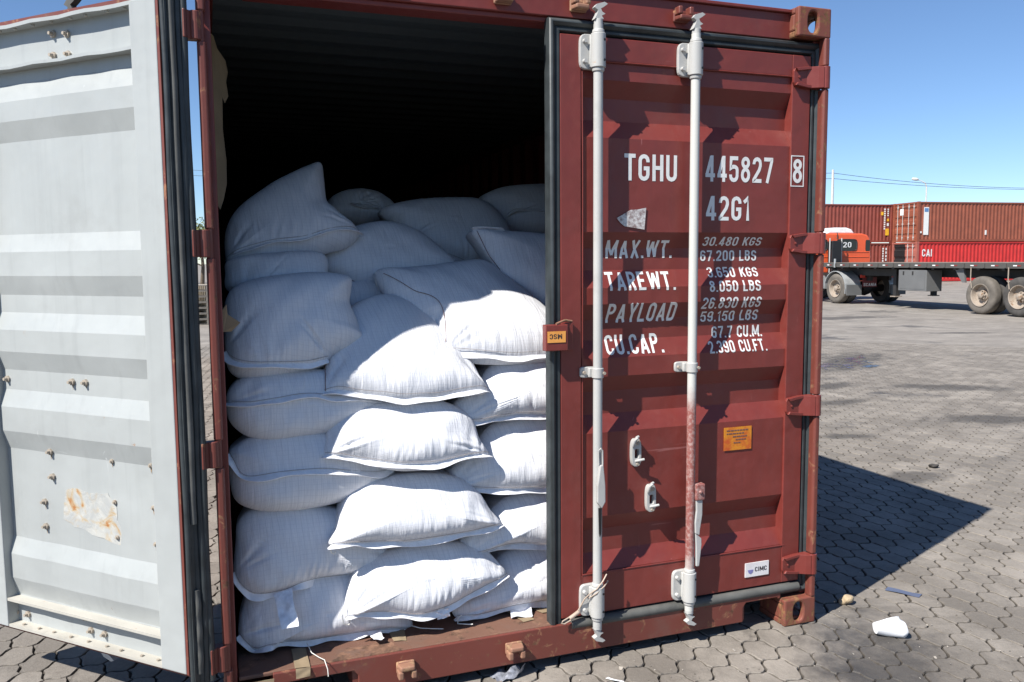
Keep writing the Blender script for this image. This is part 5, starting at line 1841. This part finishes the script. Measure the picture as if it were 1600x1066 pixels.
for zz in (1.62, 1.80):
    MB().tube([(CX0 + .1, C0 - .004, zz), (CX1 - .1, C0 - .004, zz)], .012, 6).build('body_crease', orange_m, cab)
for a, b in ((.10, .92), (1.38, 2.20)):
    ring_ = oval((a + b) / 2, 2.07, (b - a) / 2 + .02, .21, 24, 6)
    MB().tube([(u, C0 - .008, w_) for u, w_ in ring_ + ring_[:1]], .018, 6).build('window_seal', MAT['rubber'], cab)
for x in (.30, 1.98):
    MB().box(x, x + .12, C0 + .3, C0 + .4, 2.50, 2.56).build('marker_light', plain('amber', (.7, .25, .02), .3) if x < 1 else bpy.data.materials['amber'], cab, bevel=.01)
for k in range(3):
    MB().tube([(.98 + k * .12, C0 - .04, 1.5), (.95 + k * .1, C0 - .7, 1.25 - k * .04), (1.05 + k * .06, AY + .5, 1.35)], .018, 6).build('air_line', MAT[('black', 'thread', 'rubber')[k]], tk)
text_on('20', 1.62, 1.98, 1.98, 2.18, MAT['white_print'], cab, lambda z: C0 - .009, .035)
for sx in (CX0 - .012, CX1 + .006):
    MB().box(sx - .012, sx + .018, C0 + .35, C1 - .15, 1.75, 2.26).build('side_window', glass_m, cab, bevel=.01)
for x in (-.24, 2.92):
    MB().box(x, x + .16, C1 - .35, C1 - .25, 1.78, 2.24).build('mirror', MAT['black'], tk, bevel=.03)
mb = MB()
mb.prism([(1.02, 2.505), (1.14, 2.66), (1.35, 2.72), (1.85, 2.72), (2.06, 2.66), (2.20, 2.505)], 1, C0 + .12, C0 + .75)
mb.build('roof_visor', plain('white_fibreglass', (.80, .80, .78), .4), cab, bevel=.04, seg=3)
MB().box(.94, 1.34, C0 - .32, C0 - .04, 1.05, 2.22).build('air_intake', MAT['black'], tk, bevel=.03)
for x in (.88, 1.38):
    MB().cyl((x, C0 - .25, 1.0), (x, C0 - .25, 2.32), .022, n=10).build('guard_rail', MAT['rod'], tk)
MB().tube([(1.32, C0 - .05, 2.30), (1.36, C0 - .02, 2.45), (1.50, C0 + .2, 2.56)], .02, 6).build('air_hose', chass_m, tk)
MB().box(.7, 1.8, AY - .5, AY + .6, 1.06, 1.20).build('fifth_wheel', chass_m, tk)
MB().lathe([(.001, 0), (.24, .02), (.24, 1.0), (.001, 1.02)], (.30, AY + .85, .72), (0, 1, 0), 20).build('fuel_tank', silver_m, tk, smooth=40)

# ------------------------------------------------------------------ poles, wires, lamp, trees far off
def cam_pt(px, depth, z):
    lat = (px - 800) / 1303 * depth
    return (CAM_POS[0] + lat * .93993 + depth * .34136, CAM_POS[1] - lat * .34136 + depth * .93993, z)
pole_m = plain('pale_concrete', (.55, .53, .50), .8)
wire_m = plain('wire', (.05, .05, .055), .6)
def pole(p, h, label):
    o = MB().cyl((0, 0, 0), (0, 0, h), .17, .10, n=12).build('utility_pole', pole_m, None, smooth=50)
    o.location = p
    thing(o, label, 'pole')
pA, pB, pC = cam_pt(1296.5, 78, 0), cam_pt(1760, 84, 0), cam_pt(250, 96, 0)
pole(pA, 9.7, 'pale utility pole standing just behind the right edge of the open container')
def wire(a, b, za, zb, sag, label):
    n = 24
    P = []
    for i in range(n + 1):
        t = i / n
        P.append((a[0] + (b[0] - a[0]) * t, a[1] + (b[1] - a[1]) * t, za + (zb - za) * t - sag * 4 * t * (1 - t)))
    o = MB().tube(P, .022, 5).build('power_line', wire_m)
    thing(o, label, 'wire')
wire(pA, pB, 9.4, 8.5, .7, 'upper power line sagging across the sky above the far containers')
wire(pA, pB, 8.9, 8.3, .5, 'lower power line sagging across the sky above the far containers')
wire(pC, pA, 12.4, 9.4, .8, 'upper power line seen through the gap beside the open door')
wire(pC, pA, 11.8, 8.9, .8, 'lower power line seen through the gap beside the open door')
lp = cam_pt(1441.5, 95, 0)
o = empty('street_lamp', lp, -.35)
thing(o, 'tall street lamp with a curved arm rising behind the brown container', 'street lamp')
MB().tube([(0, 0, 0), (0, 0, 9.4), (-.15, 0, 9.9), (-.6, 0, 10.15), (-1.1, 0, 10.3)], [.11, .07, .06, .05, .05], 8).build('pole', pole_m, o, smooth=60)
MB().lathe([(.001, -.1), (.13, -.02), (.17, .2), (.15, .6), (.001, .72)], (-1.0, 0, 10.31), (-1, 0, .12), 12).build('lamp_head', pole_m, o, smooth=60)

leaf_m = NT('leaf')
leaf_m.set('Base Color', leaf_m.mix(leaf_m.n('ShaderNodeNewGeometry').outputs['Random Per Island'], (.05, .085, .02), (.16, .15, .035)))
leaf_m.set('Roughness', .7)
bark_m = plain('bark', (.10, .075, .05), .9, var=.3)
def tree(p, h, w, seed, label):
    rg = random.Random(seed)
    o = empty('tree', p)
    thing(o, label, 'tree', 'trees beyond the yard')
    mb = MB()
    mb.tube([(0, 0, 0), (.1, 0, h * .3), (.05, .1, h * .6), (0, 0, h * .85)], [.16, .13, .08, .03], 8)
    ends = []
    for i in range(9):
        a = i * 2.4
        z = h * rg.uniform(.3, .7)
        e = (math.cos(a) * w * .7, math.sin(a) * w * .7, z + h * rg.uniform(.05, .25))
        mb.tube([(0, 0, z), (e[0] * .5, e[1] * .5, (z + e[2]) / 2 + .1), e], [.06, .045, .02], 6)
        ends.append(e)
    mb.build('trunk', bark_m, o)
    ends += [(0, 0, h * .85), (0, 0, h * .65)]
    mb = MB()
    for e in ends:
        R_ = w * rg.uniform(.28, .45)
        for k in range(170):
            d = Vector((rg.gauss(0, 1), rg.gauss(0, 1), rg.gauss(0, .8)))
            d = d.normalized() * R_ * rg.random() ** .4
            c = Vector(e) + d
            u = Vector((rg.gauss(0, 1), rg.gauss(0, 1), rg.gauss(0, 1))).normalized()
            v = u.orthogonal().normalized()
            s = rg.uniform(.07, .14)
            mb.add([c - u * s, c + v * s * .5, c + u * s, c - v * s * .5], [(0, 1, 2, 3)])
    mb.build('crown', leaf_m.m, o)
for i, (px, dp, h, lab) in enumerate(((318, 62, 4.4, 'yellowish bushy tree seen through the gap between the open door and the post'), (290, 66, 5.2, 'taller tree behind the open grey door'), (345, 68, 4.8, 'tree hidden mostly behind the left post of the container'))):
    tree(cam_pt(px, dp, 0), h, h * .45, i + 2, lab)
# pallets beyond the gap
pp = cam_pt(317, 22, 0)
wood_m = plain('pallet_wood', (.42, .36, .28), .85, var=.3, scale=5)
for k in range(7):
    o = empty('pallet', (pp[0], pp[1], k * .147), .3)
    thing(o, '%s pallet of the pile seen through the gap beside the open door' % ('lowest', 'second lowest', 'third lowest', 'middle', 'third highest', 'second highest', 'topmost')[k], 'pallet', 'pallets piled beyond the door')
    for i in range(7):
        MB().box(-.6, .6, -.5 + i * .15, -.5 + i * .15 + .1, .12, .142).build('slat', wood_m, o)
    for x in (-.6, -.05, .5):
        MB().box(x, x + .1, -.5, .5, .022, .119).build('bearer', wood_m, o)
    for i in (0, 3, 6):
        MB().box(-.6, .6, -.5 + i * .15, -.5 + i * .15 + .1, .0, .0215).build('slat', wood_m, o)
